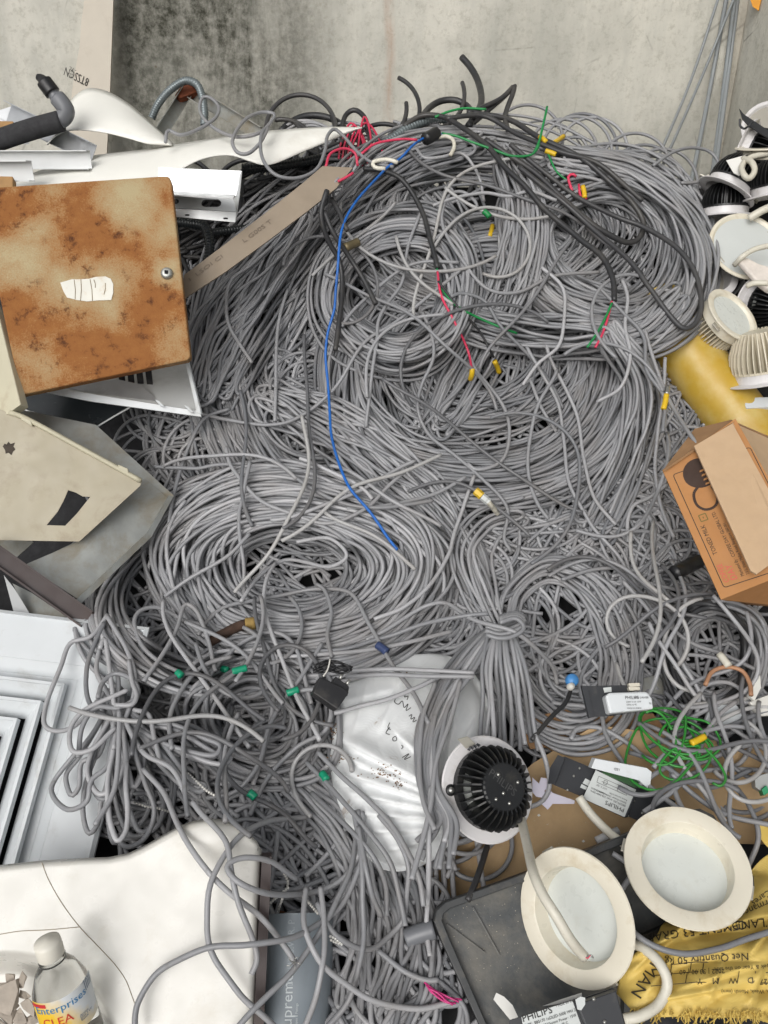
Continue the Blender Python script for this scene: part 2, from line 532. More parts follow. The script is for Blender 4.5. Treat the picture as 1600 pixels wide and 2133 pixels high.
# places that stay clear of the matted tangle because something else shows there
NOGO = np.zeros((GH, GW), bool)
for _p in ([(690, 1560), (655, 1440), (660, 1385), (730, 1395), (790, 1378), (890, 1390), (875, 1480), (878, 1600), (900, 1690), (860, 1730), (800, 1700)],
           [(1380, 975), (1450, 880), (1700, 860), (1700, 1260), (1500, 1255)], [(1400, 690), (1440, 640), (1700, 860), (1700, 1000), (1470, 920)],
           [(-160, 1260), (310, 1300), (240, 1500), (120, 1700), (160, 1790), (400, 1700), (545, 1760), (530, 2300), (-160, 2300)],
           [(1110, 1500), (1400, 1480), (1640, 1600), (1700, 2300), (900, 2300), (880, 1800), (1000, 1700)]):
    NOGO |= inpoly(_gx, _gy, _p)
def lay(path, r=RC, stiff=2, add=.36, extra=0.0, commit=True, prev=None, top=.30, under=False):
    """rest a cable on whatever lies below it; path in photograph pixels; returns world points"""
    path = np.asarray(path, float)
    iy, ix = cell(path[:, 0], path[:, 1])
    Hs = H if under else np.maximum(H, HO)
    h = np.maximum.reduce([Hs[iy, ix], Hs[iy + 1, ix], Hs[iy - 1, ix], Hs[iy, ix + 1], Hs[iy, ix - 1]])
    n0 = 0
    if prev is not None:
        h = np.r_[prev, h]; n0 = len(prev)
    n = len(h); w = stiff
    w1 = max(w // 2, 1) if w < 4 else 2 * w
    hp = np.pad(h, w1, mode='edge')
    m = np.max(np.stack([hp[k:k + n] for k in range(2 * w1 + 1)]), 0)
    s = max(w * 1.5, 1); kk = int(3 * s)
    g = np.exp(-.5 * (np.arange(-kk, kk + 1) / s) ** 2); g /= g.sum()
    hh = np.convolve(np.pad(m, kk, mode='edge'), g, 'valid')
    hh = np.maximum(hh, 0.25 * h + .75 * hh)[n0:]
    hh = np.minimum(hh, top) + extra
    if commit:
        d0 = D0(path[:, 0], path[:, 1])
        R = max(1, int(round(np.median(r * FPX / d0 / GC))))
        for dy in range(-R, R + 1):
            for dx in range(-R, R + 1):
                q = (dx * dx + dy * dy) / (R * R + .5)
                if q <= 1: np.maximum.at(H, (np.clip(iy + dy, 0, GH - 1), np.clip(ix + dx, 0, GW - 1)), hh + 2 * r * add * math.sqrt(max(1 - .7 * q, 0)))
    lay.h = hh
    return P3(path[:, 0], path[:, 1], D0(path[:, 0], path[:, 1]) - hh - r)

def lay_long(path, chunk, **kw):
    """a long winding laid turn after turn, each on top of the last"""
    out, prev = [], None
    for i in range(0, len(path), chunk):
        seg = path[i:i + chunk]
        if len(seg) < 2: break
        out.append(lay(seg, prev=prev, **kw)); prev = lay.h[-8:].copy()
    P = np.concatenate(out)
    return P

def vnoise(n, knots, lo=-1, hi=1):
    k = rng.uniform(lo, hi, knots + 4)
    t = np.linspace(1, knots + 1, n); i = t.astype(int); f = t - i
    i = np.clip(i, 1, knots + 1)
    a, b, c, d = k[i - 1], k[i], k[i + 1], k[np.minimum(i + 2, knots + 3)]
    return .5 * ((2 * b) + (-a + c) * f + (2 * a - 5 * b + 4 * c - d) * f**2 + (-a + 3 * b - 3 * c + d) * f**3)

def winding(cx, cy, rx, ry, turns, band, rot=0.0, jit=10, corr=.8, step=8.0):
    per = math.pi * (3 * (rx + ry) - math.sqrt((3 * rx + ry) * (rx + 3 * ry)))
    npt = int(per / step); n = int(npt * turns)
    th = np.linspace(0, 2 * math.pi * turns, n) + rng.uniform(0, 6)
    kn = max(int(turns / corr), 3)
    s = 1 + band * np.clip(vnoise(n, kn) * 1.1, -1.15, 1.15)
    s2 = 1 + band * .5 * vnoise(n, kn)
    ph = rng.uniform(0, 6, 4)
    lump = 1 + .045 * np.sin(2 * th + ph[0] + .8 * vnoise(n, kn)) + .035 * np.sin(3 * th + ph[1] + vnoise(n, kn)) + .02 * np.sin(5 * th + ph[2] + 2 * vnoise(n, kn))
    fine = 1 + .012 * vnoise(n, max(int(turns * 9), 3))
    s = s * lump * fine
    x = rx * s * np.cos(th) + jit * vnoise(n, kn); y = ry * s * s2 * np.sin(th) + jit * vnoise(n, kn)
    c, q = math.cos(rot), math.sin(rot)
    return np.stack([cx + x * c - y * q, cy + x * q + y * c], 1), npt

def tints(P, sides, vals): return np.repeat(vals, sides)

def coil(name, label, cx, cy, rx, ry, turns, band, rot=0, jit=10, corr=.8, mat=None, r=RC, group=None, cat="cable coil", clip=None, **kw):
    p, npt = winding(cx, cy, rx, ry, turns, band, rot, jit, corr)
    P = lay_long(p, max(npt // 2, 20), r=r, **kw)
    V, F = tube(P, r, 6)
    n = len(P); k = int(turns) + 2
    tv = np.interp(np.linspace(0, k - 1, n), np.arange(k), rng.uniform(0, 1, k))
    o = mk(name, V, F, mat or GREY, smooth=True, tint=np.repeat(tv, 6))
    return tag(o, label, cat, group)

def strands(name, regions, mat, label, cat, r=RC, kind="stuff", sides=6):
    """a matted tangle: very many short runs over a region"""
    parts, tv = [], []
    for poly, count, ang, spread, length, curl in regions:
        xs = [q[0] for q in poly]; ys = [q[1] for q in poly]; made = 0; tries = 0; mask = inpoly(_gx, _gy, poly) & ~NOGO
        while made < count and tries < count * 30:
            tries += 1
            x, y = rng.uniform(min(xs), max(xs)), rng.uniform(min(ys), max(ys))
            if not mask[cell(np.array([x]), np.array([y]))][0]: continue
            L = rng.uniform(*length); n = max(int(L / 8), 8)
            a = ang + rng.normal(0, spread) + (math.pi if rng.random() < .5 else 0)
            k0 = rng.normal(0, curl); dk = vnoise(n, max(n // 10, 2)) * curl * 1.3
            A = a + np.cumsum(k0 + dk) * 8
            k = (k0 + dk) * 8
            cx, cy = np.mean(xs), np.mean(ys); q = []; A = a
            for i in range(n):
                c_, r_ = int((x - GX0) / GC), int((y - GY0) / GC)
                if not (0 <= c_ < GW and 0 <= r_ < GH and mask[r_, c_]):
                    dA = (math.atan2(cy - y, cx - x) - A + PI) % (2 * PI) - PI
                    A += max(-.11, min(.11, dA))
                else: A += k[i]
                x += math.cos(A) * 8; y += math.sin(A) * 8; q.append((x, y))
            q = np.array(q)
            V, F = tube(lay(q, r=r, stiff=2, under=True), r, sides)
            parts.append((V, F)); tv.append(np.full(len(V), rng.random())); made += 1
    V, F = join(*parts)
    return tag(mk(name, V, F, mat, smooth=True, tint=np.concatenate(tv)), label, cat, kind=kind)

def loose(label, pts, mat=None, r=RC, name="loose_cable", cat="cable", group=None, extra=0.0, stiff=5, parent=None, depths=None, sides=8, wob=3.0):
    """one cable traced over the heap; a third value in a point lifts it off what lies below"""
    a = [(p[0], p[1], p[2] if len(p) > 2 else 0.0) for p in pts]
    q = smooth_path([(x, y, z * 1000) for x, y, z in a], 7.0)
    n = len(q)
    if n > 12:
        q[:, 0] += vnoise(n, max(n // 9, 2)) * wob; q[:, 1] += vnoise(n, max(n // 9, 2)) * wob
    P = lay(q[:, :2], r=r, stiff=stiff, extra=q[:, 2] / 1000 + extra, top=.30)
    V, F = tube(P, r, sides)
    o = mk(name, V, F, mat or GREY, parent, smooth=True, tint=np.full(len(V), rng.uniform(.2, 1)))
    if parent is None: tag(o, label, cat, group)
    loose.P = P
    return o

def air(label, pts, mat, r, name, cat, parent=None, group=None, sides=8, step=7.0):
    """cable hanging free: points (px, py, depth)"""
    P = pathpx(pts, step); V, F = tube(P, r, sides)
    o = mk(name, V, F, mat, parent, smooth=True, tint=np.full(len(V), rng.uniform(.2, .8)))
    if parent is None: tag(o, label, cat, group)
    air.P = P
    return o


def hank(label, guide, n, widths, mat=None, r=RC, name="cable_hank", cat="cable hank", wob=.35, parent=None, ends=0.0, group=None, under=False):
    """one long cable folded back and forth along a guide: parallel runs with turns at both ends"""
    g = smooth_path(guide, 8.0); m = len(g)
    W = np.interp(np.linspace(0, 1, m), np.linspace(0, 1, len(widths)), widths)
    T = np.gradient(g, axis=0); T /= np.linalg.norm(T, axis=1, keepdims=True); N = np.stack([-T[:, 1], T[:, 0]], 1)
    us = np.linspace(-1, 1, n); rng.shuffle(us)
    path = []; prev = None
    for i, u in enumerate(us):
        uu = u + wob * vnoise(m, max(m // 14, 2)) + .06 * vnoise(m, max(m // 5, 3))
        a, b = int(rng.uniform(0, .10 + ends) * m), m - int(rng.uniform(0, .10 + ends) * m)
        q = (g + N * (uu * W / 2)[:, None])[a:b]
        q = q[::-1] if i % 2 else q
        if prev is not None:
            d0 = prev[-1] - prev[-4]; d1 = q[0] - q[3]; d0 /= np.linalg.norm(d0) + 1e-9; d1 /= np.linalg.norm(d1) + 1e-9
            ctl = np.array([prev[-1], prev[-1] + d0 * 45, q[0] + d1 * 45, q[0]])
            t = np.linspace(0, 1, 16)[1:-1, None]
            path.append((1 - t)**3 * ctl[0] + 3 * (1 - t)**2 * t * ctl[1] + 3 * (1 - t) * t**2 * ctl[2] + t**3 * ctl[3])
        path.append(q); prev = q
    p = np.concatenate(path)
    P = lay_long(p, max(m, 20), r=r, under=under)
    V, F = tube(P, r, 6)
    tv = np.interp(np.linspace(0, n, len(P)), np.arange(n + 1), rng.uniform(0, 1, n + 1))
    o = mk(name, V, F, mat or GREY, parent, smooth=True, tint=np.repeat(tv, 6))
    if parent is None: tag(o, label, cat, group)
    return o

# ------------------------------------------------------------------ object materials
def frame_n(px, py, depth, n, spin=0.0):
    z = ncam(n); o = P3(px, py, depth)
    x = np.cross(UP, z) if abs(np.dot(UP, z)) < .95 else np.cross(FWD, z)
    x /= np.linalg.norm(x); y = np.cross(z, x)
    c, s = math.cos(spin), math.sin(spin); x, y = x * c + y * s, y * c - x * s
    m = Matrix.Identity(4)
    for i in range(3): m[i][0], m[i][1], m[i][2], m[i][3] = x[i], y[i], z[i], o[i]
    return m

def axis_frame(p0, p1):
    z = np.array(p1) - np.array(p0); L = np.linalg.norm(z); z = z / L
    v = CAM - np.array(p0); v = v - z * np.dot(v, z); x = v / np.linalg.norm(v); y = np.cross(z, x)
    m = Matrix.Identity(4)                    # x axis points to the viewer's side of the axis
    for i in range(3): m[i][0], m[i][1], m[i][2], m[i][3] = x[i], y[i], z[i], p0[i]
    return m, L

def rod(p0, p1, w, h, prof=None):
    """bar between two points; prof = 2-D section"""
    m, L = axis_frame(p0, p1)
    prof = prof or [(-h / 2, -w / 2), (h / 2, -w / 2), (h / 2, w / 2), (-h / 2, w / 2)]
    V, F = prism2(prof, 0, L)
    return xf(m, V), F

def usec(w, h, t):
    """U section, open towards the viewer"""
    return [(0, -w / 2), (h, -w / 2), (h, -w / 2 + t), (t, -w / 2 + t), (t, w / 2 - t), (h, w / 2 - t), (h, w / 2), (0, w / 2)]

WHITE = M("white_enamel", (206, 210, 212), .4, var=.04, dirt=(160, 156, 148), dirt_amt=.35, dirt_scale=14)
WSHEET = M("white_laminate", (238, 237, 230), .45, var=.03, dirt=(200, 192, 176), dirt_amt=.2, dirt_scale=7)
CREAM = M("cream_plastic", (206, 204, 197), .32, var=.04, dirt=(170, 160, 138), dirt_amt=.4, dirt_scale=9)
CREAMP = M("cream_paint", (190, 184, 160), .5, var=.06, dirt=(140, 112, 78), dirt_amt=.25, dirt_scale=16)
BEIGE = M("beige_enamel", (164, 155, 132), .42, var=.08, dirt=(112, 92, 68), dirt_amt=.5, dirt_scale=12)
ALU = M("aluminium", (196, 198, 200), .38, metal=.75, var=.08, scale=20, dirt=(130, 128, 124), dirt_amt=.3)
ALUW = M("coated_aluminium", (206, 208, 208), .4, metal=.25, var=.05, dirt=(150, 150, 146), dirt_amt=.3)
GALV = M("galvanised_steel", (164, 166, 162), .42, metal=.6, var=.16, scale=16, dirt=(132, 116, 84), dirt_amt=.75, dirt_scale=13, bump=.15, bscale=40)
RUSTY = M("rust", (116, 62, 38), .9, var=.35, scale=45, dirt=(70, 38, 26), dirt_amt=.5, bump=.5)
BROWNST = M("dark_brown_paint", (58, 46, 44), .5, var=.15, dirt=(84, 66, 56), dirt_amt=.3)
GYPS = M("gypsum_board_paper", (206, 198, 184), .85, var=.05, dirt=(170, 158, 138), dirt_amt=.3)
STRIPM = M("grey_brown_laminate", (142, 128, 110), .55, var=.08, scale=20, dirt=(100, 88, 76), dirt_amt=.25)
BLKP = M("black_plastic", (30, 30, 32), .42, var=.2, dirt=(86, 82, 76), dirt_amt=.25, dirt_scale=30)
BLKM = M("black_metal", (40, 42, 46), .45, var=.12, dirt=(90, 86, 80), dirt_amt=.2, dirt_scale=24)
FOAM = M("black_foam", (52, 52, 54), .95, var=.25, scale=60, bump=.5, bscale=90)
PVCG = M("grey_pvc", (128, 136, 142), .38, var=.05, dirt=(96, 98, 98), dirt_amt=.3)
PVCD = M("grey_pvc_fitting", (112, 114, 118), .4, var=.05)
TAN = M("tan_wood", (164, 128, 84), .8, var=.2, scale=30, bump=.3)
INK = M("black_ink", (44, 42, 40), .8, var=.15)
DARKGAP = M("dark_interior", (22, 22, 26), .9)
WOOD = M("brown_wood", (112, 78, 54), .85, var=.25, scale=25, bump=.3)
GLASSD = M("dark_sheet", (46, 50, 52), .2, var=.1)

# ------------------------------------------------------------------ left side, back to front
# gypsum board strip leaning on the wall
pl = PL(200, 100, 1.96, (.12, -.42, .9))
poly = [(180, -60), (238, -60), (234, 60), (229, 190), (222, 330), (138, 330), (150, 190), (156, 150), (166, 96), (170, 40), (174, 14)]
gb = mk("gypsum_board", *slab(pl, poly, .012), GYPS)
tag(gb, "torn pale gypsum board strip with printed code leaning on the wall", "board")
Mf = pl.frame((182, 168), (162, 158), .0008)
letter_plane("lettering", [("8TSSCN", -.004, -.006, .020, 0, .62), ("CIA", .032, .002, .008), ("- FL", .030, -.012, .008)], Mf, INK, gb)

def ribbon(name, label, cat, top, bot, mat, thick=.002, bulge=0.0, nv=9):
    t = smooth_path([(a, b, c * 400) for a, b, c in top], 9); b = smooth_path([(p, q, c * 400) for p, q, c in bot], 9)
    n = max(len(t), len(b)); s = np.linspace(0, 1, n)
    t = np.stack([np.interp(s, np.linspace(0, 1, len(t)), t[:, k]) for k in range(3)], 1)
    b = np.stack([np.interp(s, np.linspace(0, 1, len(b)), b[:, k]) for k in range(3)], 1)
    w = np.linspace(0, 1, nv)[:, None, None]
    q = t * (1 - w) + b * w
    d = q[..., 2] / 400 - bulge * np.sin(np.linspace(0, PI, nv))[:, None]
    G = P3(q[..., 0], q[..., 1], d)
    return tag(mk(name, *solid_grid(G, thick), mat, smooth=False), label, cat)

sh = ribbon("plastic_sheet", "white plastic sheet arched in a hump below the gypsum board strip", "sheet",
       [(100, 300, 1.70), (128, 258, 1.70), (150, 206, 1.71), (182, 184, 1.72), (215, 187, 1.72), (262, 211, 1.70), (322, 262, 1.67), (362, 300, 1.64)],
       [(96, 300, 1.58), (118, 280, 1.58), (140, 272, 1.60), (165, 270, 1.60), (215, 275, 1.60), (262, 286, 1.60), (310, 299, 1.60), (352, 304, 1.62)], WSHEET, bulge=.02)
sh = ribbon("plastic_sheet", "long white plastic sheet tapering to a point above the rusty panel", "sheet",
       [(-60, 420, 1.56), (0, 396, 1.57), (40, 373, 1.58), (110, 345, 1.59), (180, 326, 1.60), (300, 311, 1.62), (430, 290, 1.64), (560, 272, 1.66), (690, 264, 1.68), (754, 265, 1.69)],
       [(-60, 430, 1.50), (0, 425, 1.50), (60, 418, 1.50), (200, 402, 1.51), (345, 372, 1.53), (368, 358, 1.54), (420, 331, 1.56), (480, 323, 1.58), (520, 335, 1.58), (556, 343, 1.58), (640, 312, 1.62), (754, 267, 1.68)], WSHEET, bulge=.015)
for o in bpy.data.objects:
    if o.name.startswith("plastic_sheet"): o.data.polygons.foreach_set("use_smooth", [True] * len(o.data.polygons))
occupy([(345, 300), (750, 262), (560, 345), (480, 323), (370, 360)], lambda x, y: np.full(x.shape, 1.56))

# aluminium channels poking out at the edge
def alu_channel(label, a, b, w, h, mat=ALU, roll=0):
    V, F = rod(P3(*a), P3(*b), w, h, usec(w, h, .0018))
    o = mk("aluminium_channel", V, F, mat); return tag(o, label, "channel")
alu_channel("aluminium channel slanting under the white hump of plastic sheet", (20, 236, 1.66), (196, 322, 1.58), .038, .022)
alu_channel("aluminium channel lying level behind the rusty panel's top edge", (-40, 333, 1.56), (190, 333, 1.55), .034, .02, ALUW)
alu_channel("short white aluminium channel end above the rusty panel's corner", (-40, 357, 1.49), (69, 356, 1.49), .036, .026, ALUW)
V, F = slab(PL(60, 240, 1.69, (.3, -.2, .93)), [(22, 222), (66, 252), (60, 300), (-20, 300), (-20, 236)], .0015)
tag(mk("steel_plate", V, F, ALU), "bent grey steel plate behind the foam covered pipe", "plate")
for lab, pts, mt in (("small tan wood block beside the foam covered pipe", [(-20, 251), (28, 252), (28, 270), (-20, 274)], TAN),
                     ("small orange-brown wood block above the rusty panel", [(-20, 366), (27, 367), (27, 390), (-20, 392)], TAN)):
    V, F = slab(PL(10, pts[0][1], 1.46 if pts[0][1] > 300 else 1.6, (.1, .2, .95)), pts, .02); tag(mk("wood_block", V, F, mt, bevel=.002), lab, "wood block")

# foam covered pipe with an elbow
pp = thing("pipe_elbow", "black foam covered pipe ending in a grey elbow with black tip", "pipe", P3(60, 300, 1.55))
V, F = tube(pathpx([(-60, 312, 1.56), (0, 291, 1.56), (70, 268, 1.56), (128, 252, 1.56)]), .0195, 16); mk("foam_sleeve", V, F, FOAM, pp, smooth=True)
V, F = tube(pathpx([(112, 254, 1.56), (130, 246, 1.56), (138, 232, 1.555), (128, 214, 1.55), (120, 205, 1.55)], 4), .0165, 16); mk("elbow", V, F, PVCD, pp, smooth=True)
V, F = tube(pathpx([(126, 216, 1.55), (104, 186, 1.545), (98, 178, 1.545)], 4), .0115, 14); mk("riser", V, F, PVCD, pp, smooth=True)
V, F = tube(pathpx([(110, 194, 1.545), (92, 170, 1.54)], 3), .0155, 14); mk("sleeve", V, F, BLKP, pp, smooth=True)
q = pathpx([(94, 173, 1.54), (86, 164, 1.54), (78, 160, 1.54)], 3); V, F = tube(q, np.linspace(.013, .006, len(q)), 10); mk("tip", V, F, BLKP, pp, smooth=True)

# galvanised bracket with rusty apex and flexible conduits
br = thing("steel_bracket", "bent galvanised steel bracket with a rusty apex before the stained wall", "bracket", P3(420, 290, 1.85))
V, F = rod(P3(330, 285, 1.80), P3(392, 186, 1.86), .028, .022, usec(.028, .022, .002)); mk("arm", V, F, GALV, br)
V, F = rod(P3(386, 184, 1.86), P3(548, 284, 1.78), .03, .022, usec(.03, .022, .002)); mk("arm", V, F, GALV, br)
V, F = slab(PL(390, 188, 1.83, (.1, .1, 1)), [(364, 198), (384, 170), (398, 172), (412, 190), (398, 196), (372, 205)], .02); mk("apex", V, F, RUSTY, br, bevel=.002)
def conduit(label, pts, r, mat, pitch=5.0):
    q = smooth_path([(a, b, c * 400) for a, b, c in pts], 1.6)
    P = P3(q[:, 0], q[:, 1], q[:, 2] / 400)
    s = np.arange(len(P)) * 1.6
    V, F = tube(P, r * (1 + .11 * np.sin(s / pitch * 2 * PI)), 10)
    return tag(mk("flexible_conduit", V, F, mat, smooth=True), label, "conduit")
GCON = M("grey_conduit", (116, 124, 126), .35, metal=.4, var=.1)
BCON = M("black_conduit", (34, 38, 40), .3, var=.1)
conduit("grey flexible conduit looped over the galvanised bracket", [(316, 246, 1.83), (330, 216, 1.82), (356, 186, 1.81), (388, 168, 1.80), (410, 176, 1.79), (422, 204, 1.79), (426, 234, 1.79), (425, 262, 1.79)], .0085, GCON)
conduit("black ribbed conduit hanging below the slotted white channel", [(366, 462, 1.66), (400, 466, 1.64), (428, 474, 1.62), (437, 505, 1.60), (433, 560, 1.60)], .0095, BCON, 6)
conduit("black ribbed conduit lying level in the dark below the white channel", [(440, 486, 1.68), (500, 478, 1.70), (560, 470, 1.72), (620, 452, 1.74)], .0095, BCON, 6)
conduit("black ribbed conduit crossing beneath the white sheet's tip", [(505, 352, 1.70), (560, 348, 1.70), (620, 340, 1.71), (670, 330, 1.72)], .010, BCON, 6)
conduit("pale ribbed conduit on the crest behind the black cables", [(780, 312, 1.74), (820, 286, 1.76), (860, 262, 1.78), (905, 248, 1.80), (950, 250, 1.81)], .010, GCON, 6)

# slotted white channel: stepped extrusion with slots
sc_ = thing("slotted_channel", "white stepped metal channel with oval slot beside the rusty panel", "channel", P3(430, 460, 1.5))
A1 = PL(430, 380, 1.50, (0, -.25, .97)); A2 = PL(430, 420, 1.485, (0, .3, .95)); A3 = PL(430, 450, 1.47, (0, -.1, 1))
def oval(cx, cy, w, h, n=7):
    a = np.linspace(-PI / 2, PI / 2, n)
    return [(cx + w - h + h * math.cos(t), cy + h * math.sin(t)) for t in a] + [(cx - w + h - h * math.cos(t), cy - h * math.sin(t)) for t in a]
mk("upper_web", *slab(A1, [(330, 349), (503, 356), (492, 408), (330, 398)], .002), ALU, sc_)
mk("ledge", *slab(PL(430, 402, 1.47, (0, .9, .45)), [(330, 396), (489, 405), (486, 413), (330, 404)], .002), ALUW, sc_)
mk("lower_web", *slab(A2, [(330, 405), (487, 411), (492, 441), (330, 431)], .002, holes=[oval(440, 423, 21, 8), oval(366, 419, 7, 6)]), ALUW, sc_)
mk("flange", *slab(A3, [(330, 433), (492, 442), (490, 463), (330, 448)], .002, holes=[oval(390, 448, 5, 2), oval(470, 455, 5, 2)]), ALUW, sc_)
mk("end_web", *slab(PL(497, 400, 1.50, (-.8, 0, .6)), [(503, 356), (498, 408), (490, 462), (484, 440), (492, 380)], .0015), ALUW, sc_)

# grey-brown laminate strip with handwriting
pl = PL(560, 480, 1.49, (.05, .12, 1))
poly = [(672, 346), (735, 349), (700, 392), (640, 440), (560, 500), (470, 566), (383, 622), (383, 573), (470, 508), (560, 438), (630, 382)]
ls = mk("laminate_strip", *slab(pl, poly, .004), STRIPM)
tag(ls, "grey-brown laminate strip with faint writing slanting down to the rusty panel", "strip")
occupy(poly, pl.depth)
Mf = pl.frame((400, 592), (480, 533), .0008)
letter_plane("lettering", [("I  LSOI CI", .0, .006, .007, 0, 2.0), ("L G00S T", .125, .004, .008, 0, 1.6)], Mf, M("faint_pen", (120, 107, 93), .8), ls)

# rusty enclosure door
pl = PL(200, 600, 1.36, (.10, .06, 1))
poly = [(-48, 396), (0, 389), (340, 366), (352, 367), (357, 378), (397, 743), (390, 750), (42, 823)]
Mr = pl.frame(poly[0], poly[2]); inv = Mr.inverted()
def rl(px, py): return inv @ Vector(pl.hit(px, py))
def rust_mat():
    t = NT("rusted_enamel"); v = t.obj
    def near(px, py, r0, r1):
        c = rl(px, py)
        d = t.n("ShaderNodeVectorMath", {0: v, 1: (c.x, c.y, 0)}, operation='DISTANCE').outputs["Value"]
        return t.ramp(t.math('ADD', d, t.math('MULTIPLY_ADD', t.noise(28, 4, .6, v), .06, -.03)), r0, r1, 1, 0)
    big = t.noise(9, 7, .62, v, .5); mid = t.noise(38, 6, .7, v); fine = t.noise(330, 4, .8, v)
    clean = near(190, 605, .04, .10)
    for a in ((348, 570, .012, .035), (272, 425, .03, .07), (40, 545, .02, .07), (345, 690, .0, .05), (355, 480, .0, .05), (60, 480, .0, .05), (90, 740, .0, .05)):
        clean = t.math('MAXIMUM', clean, near(*a))
    heavy = near(195, 510, .03, .10)
    for a in ((310, 650, .03, .09), (30, 640, .02, .08), (30, 430, .02, .07), (150, 700, .04, .12), (250, 745, .03, .08)): heavy = t.math('MAXIMUM', heavy, near(*a))
    f = t.math('ADD', t.math('MULTIPLY_ADD', big, .9, -.02), t.math('ADD', t.math('MULTIPLY_ADD', fine, .9, -.45), t.math('MULTIPLY_ADD', mid, .5, -.25)))
    f = t.math('SUBTRACT', t.math('ADD', f, t.math('MULTIPLY', heavy, .34)), t.math('MULTIPLY', clean, .40))
    f = t.ramp(f, -.02, .62)
    c = t.mix(f, lin((170, 154, 116)), lin((154, 104, 56)))
    c = t.mix(t.ramp(t.math('ADD', f, t.math('MULTIPLY_ADD', mid, .8, -.4)), .75, 1.25, 0, .85), c, lin((124, 72, 36)))
    pit = t.math('MULTIPLY', t.ramp(mid, .56, .68), t.ramp(t.math('ADD', heavy, t.math('MULTIPLY', f, .3)), .3, 1.0))
    c = t.mix(t.math('MULTIPLY', pit, .8), c, lin((64, 36, 26)))
    t.set(col=c, rough=t.ramp(f, 0, 1, .5, .9), spec=.35)
    t.bump(t.math('ADD', t.math('MULTIPLY', fine, .5), t.math('MULTIPLY', pit, -1.2)), .5, .002)
    return t.m
RUSTP = rust_mat()
rp = mk("rusty_panel", *slab(pl, poly, .022), RUSTP, matrix=Mr, bevel=.003)
tag(rp, "rust covered square metal enclosure door with peeled white sticker and lock", "panel")
pl2 = PL(200, 600, 1.36, (.10, .06, 1)); pl2.p0 = pl2.p0 + pl2.n * .0004
edge = [(126, 589), (150, 582), (168, 582), (186, 581), (200, 577), (220, 576), (231, 581), (236, 592), (236, 610), (232, 625), (205, 626), (182, 628), (160, 625), (140, 620), (132, 606)]
mk("sticker", *slab(pl2, edge, .0008, up=.0008), M("peeled_paper", (222, 220, 210), .8, var=.08, dirt=(190, 150, 90), dirt_amt=.3, dirt_scale=40), rp)
for x0, y0, x1, y1 in ((155, 583, 157, 624), (169, 582, 168, 627), (188, 582, 193, 627), (196, 583, 199, 600), (220, 590, 217, 614)):
    V, F = lines2d([[(x0, y0), ((x0 + x1) / 2 + 1.5, (y0 + y1) / 2), (x1, y1)]], 1.3)
    mk("tear", pl2.hit(V[:, 0], V[:, 1], .0012), F, M("tear_edge", (120, 100, 70), .9), rp)
Ml = pl.frame((348, 570), (358, 571))
V, F = lathe([(.0001, .007), (.006, .007), (.009, .006), (.0105, .002), (.011, -.001)], 28); lk = mk("lock", xf(Ml, V), F, GALV, rp, smooth=True)
V, F = box(.006, .006, .004, (0, 0, .0065)); mk("keyhole", xf(Ml, V), F, DARKGAP, lk)

# cream enclosure side at the edge
V, F = slab(PL(10, 780, 1.33, (-.25, .1, .95)), [(-60, 520), (0, 668), (43, 843), (0, 873), (-60, 900)], .02)
tag(mk("enclosure_side", V, F, CREAMP, bevel=.002), "cream painted enclosure side below the rusty panel's corner", "panel")

# white recessed light frame under the rusty panel
lf = thing("light_frame", "white troffer light frame with a sharp corner under the rusty panel", "light frame", P3(300, 860, 1.45))
plf = PL(300, 830, 1.46, (.05, .75, .66))
mk("tray", *slab(plf, [(80, 800), (250, 735), (385, 735), (416, 858), (200, 832)], .002), ALUW, lf)
mk("rim", *slab(PL(300, 846, 1.43, (0, .1, 1)), [(80, 803), (200, 822), (417, 857), (419, 868), (190, 836), (80, 814)], .006), WHITE, lf, bevel=.001)
mk("side_rim", *slab(PL(400, 810, 1.44, (-.5, .2, .85)), [(384, 745), (390, 745), (419, 862), (410, 858)], .004), WHITE, lf)
mk("reflector", *slab(PL(250, 810, 1.47, (0, .5, .85)), [(130, 806), (245, 790), (290, 800), (318, 822), (330, 840), (200, 820)], .002), ALU, lf)
for k in range(4):
    V, F = slab(PL(285, 780, 1.50, (0, .2, 1)), [(245 + k * 19, 770), (258 + k * 19, 769), (262 + k * 19, 810), (250 + k * 19, 808)], .003); mk("louver", V, F, BLKM, lf)
for px, py in ((327, 838), (388, 850)):
    V, F = slab(PL(px, py, 1.42, (.2, .3, .9)), [(px - 4, py - 6), (px + 4, py - 3), (px + 16, py + 9), (px + 8, py + 8)], .002); mk("tab", V, F, WHITE, lf)

# dark sheet with pale edging, in the gap
ds = mk("dark_panel", *slab(PL(180, 860, 1.52, (0, .3, .95)), [(20, 846), (192, 896), (300, 832), (300, 770), (20, 780)], .004), GLASSD)
tag(ds, "dark sheet with pale edge trim in the gap under the white light frame", "panel")
V, F = tube(pathpx([(35, 849, 1.50), (110, 873, 1.50), (191, 896, 1.50)]), .0022, 6); mk("trim", V, F, ALUW, ds)
V, F = tube(pathpx([(191, 896, 1.50), (230, 872, 1.505), (300, 832, 1.51)]), .0018, 6); mk("trim", V, F, ALUW, ds)

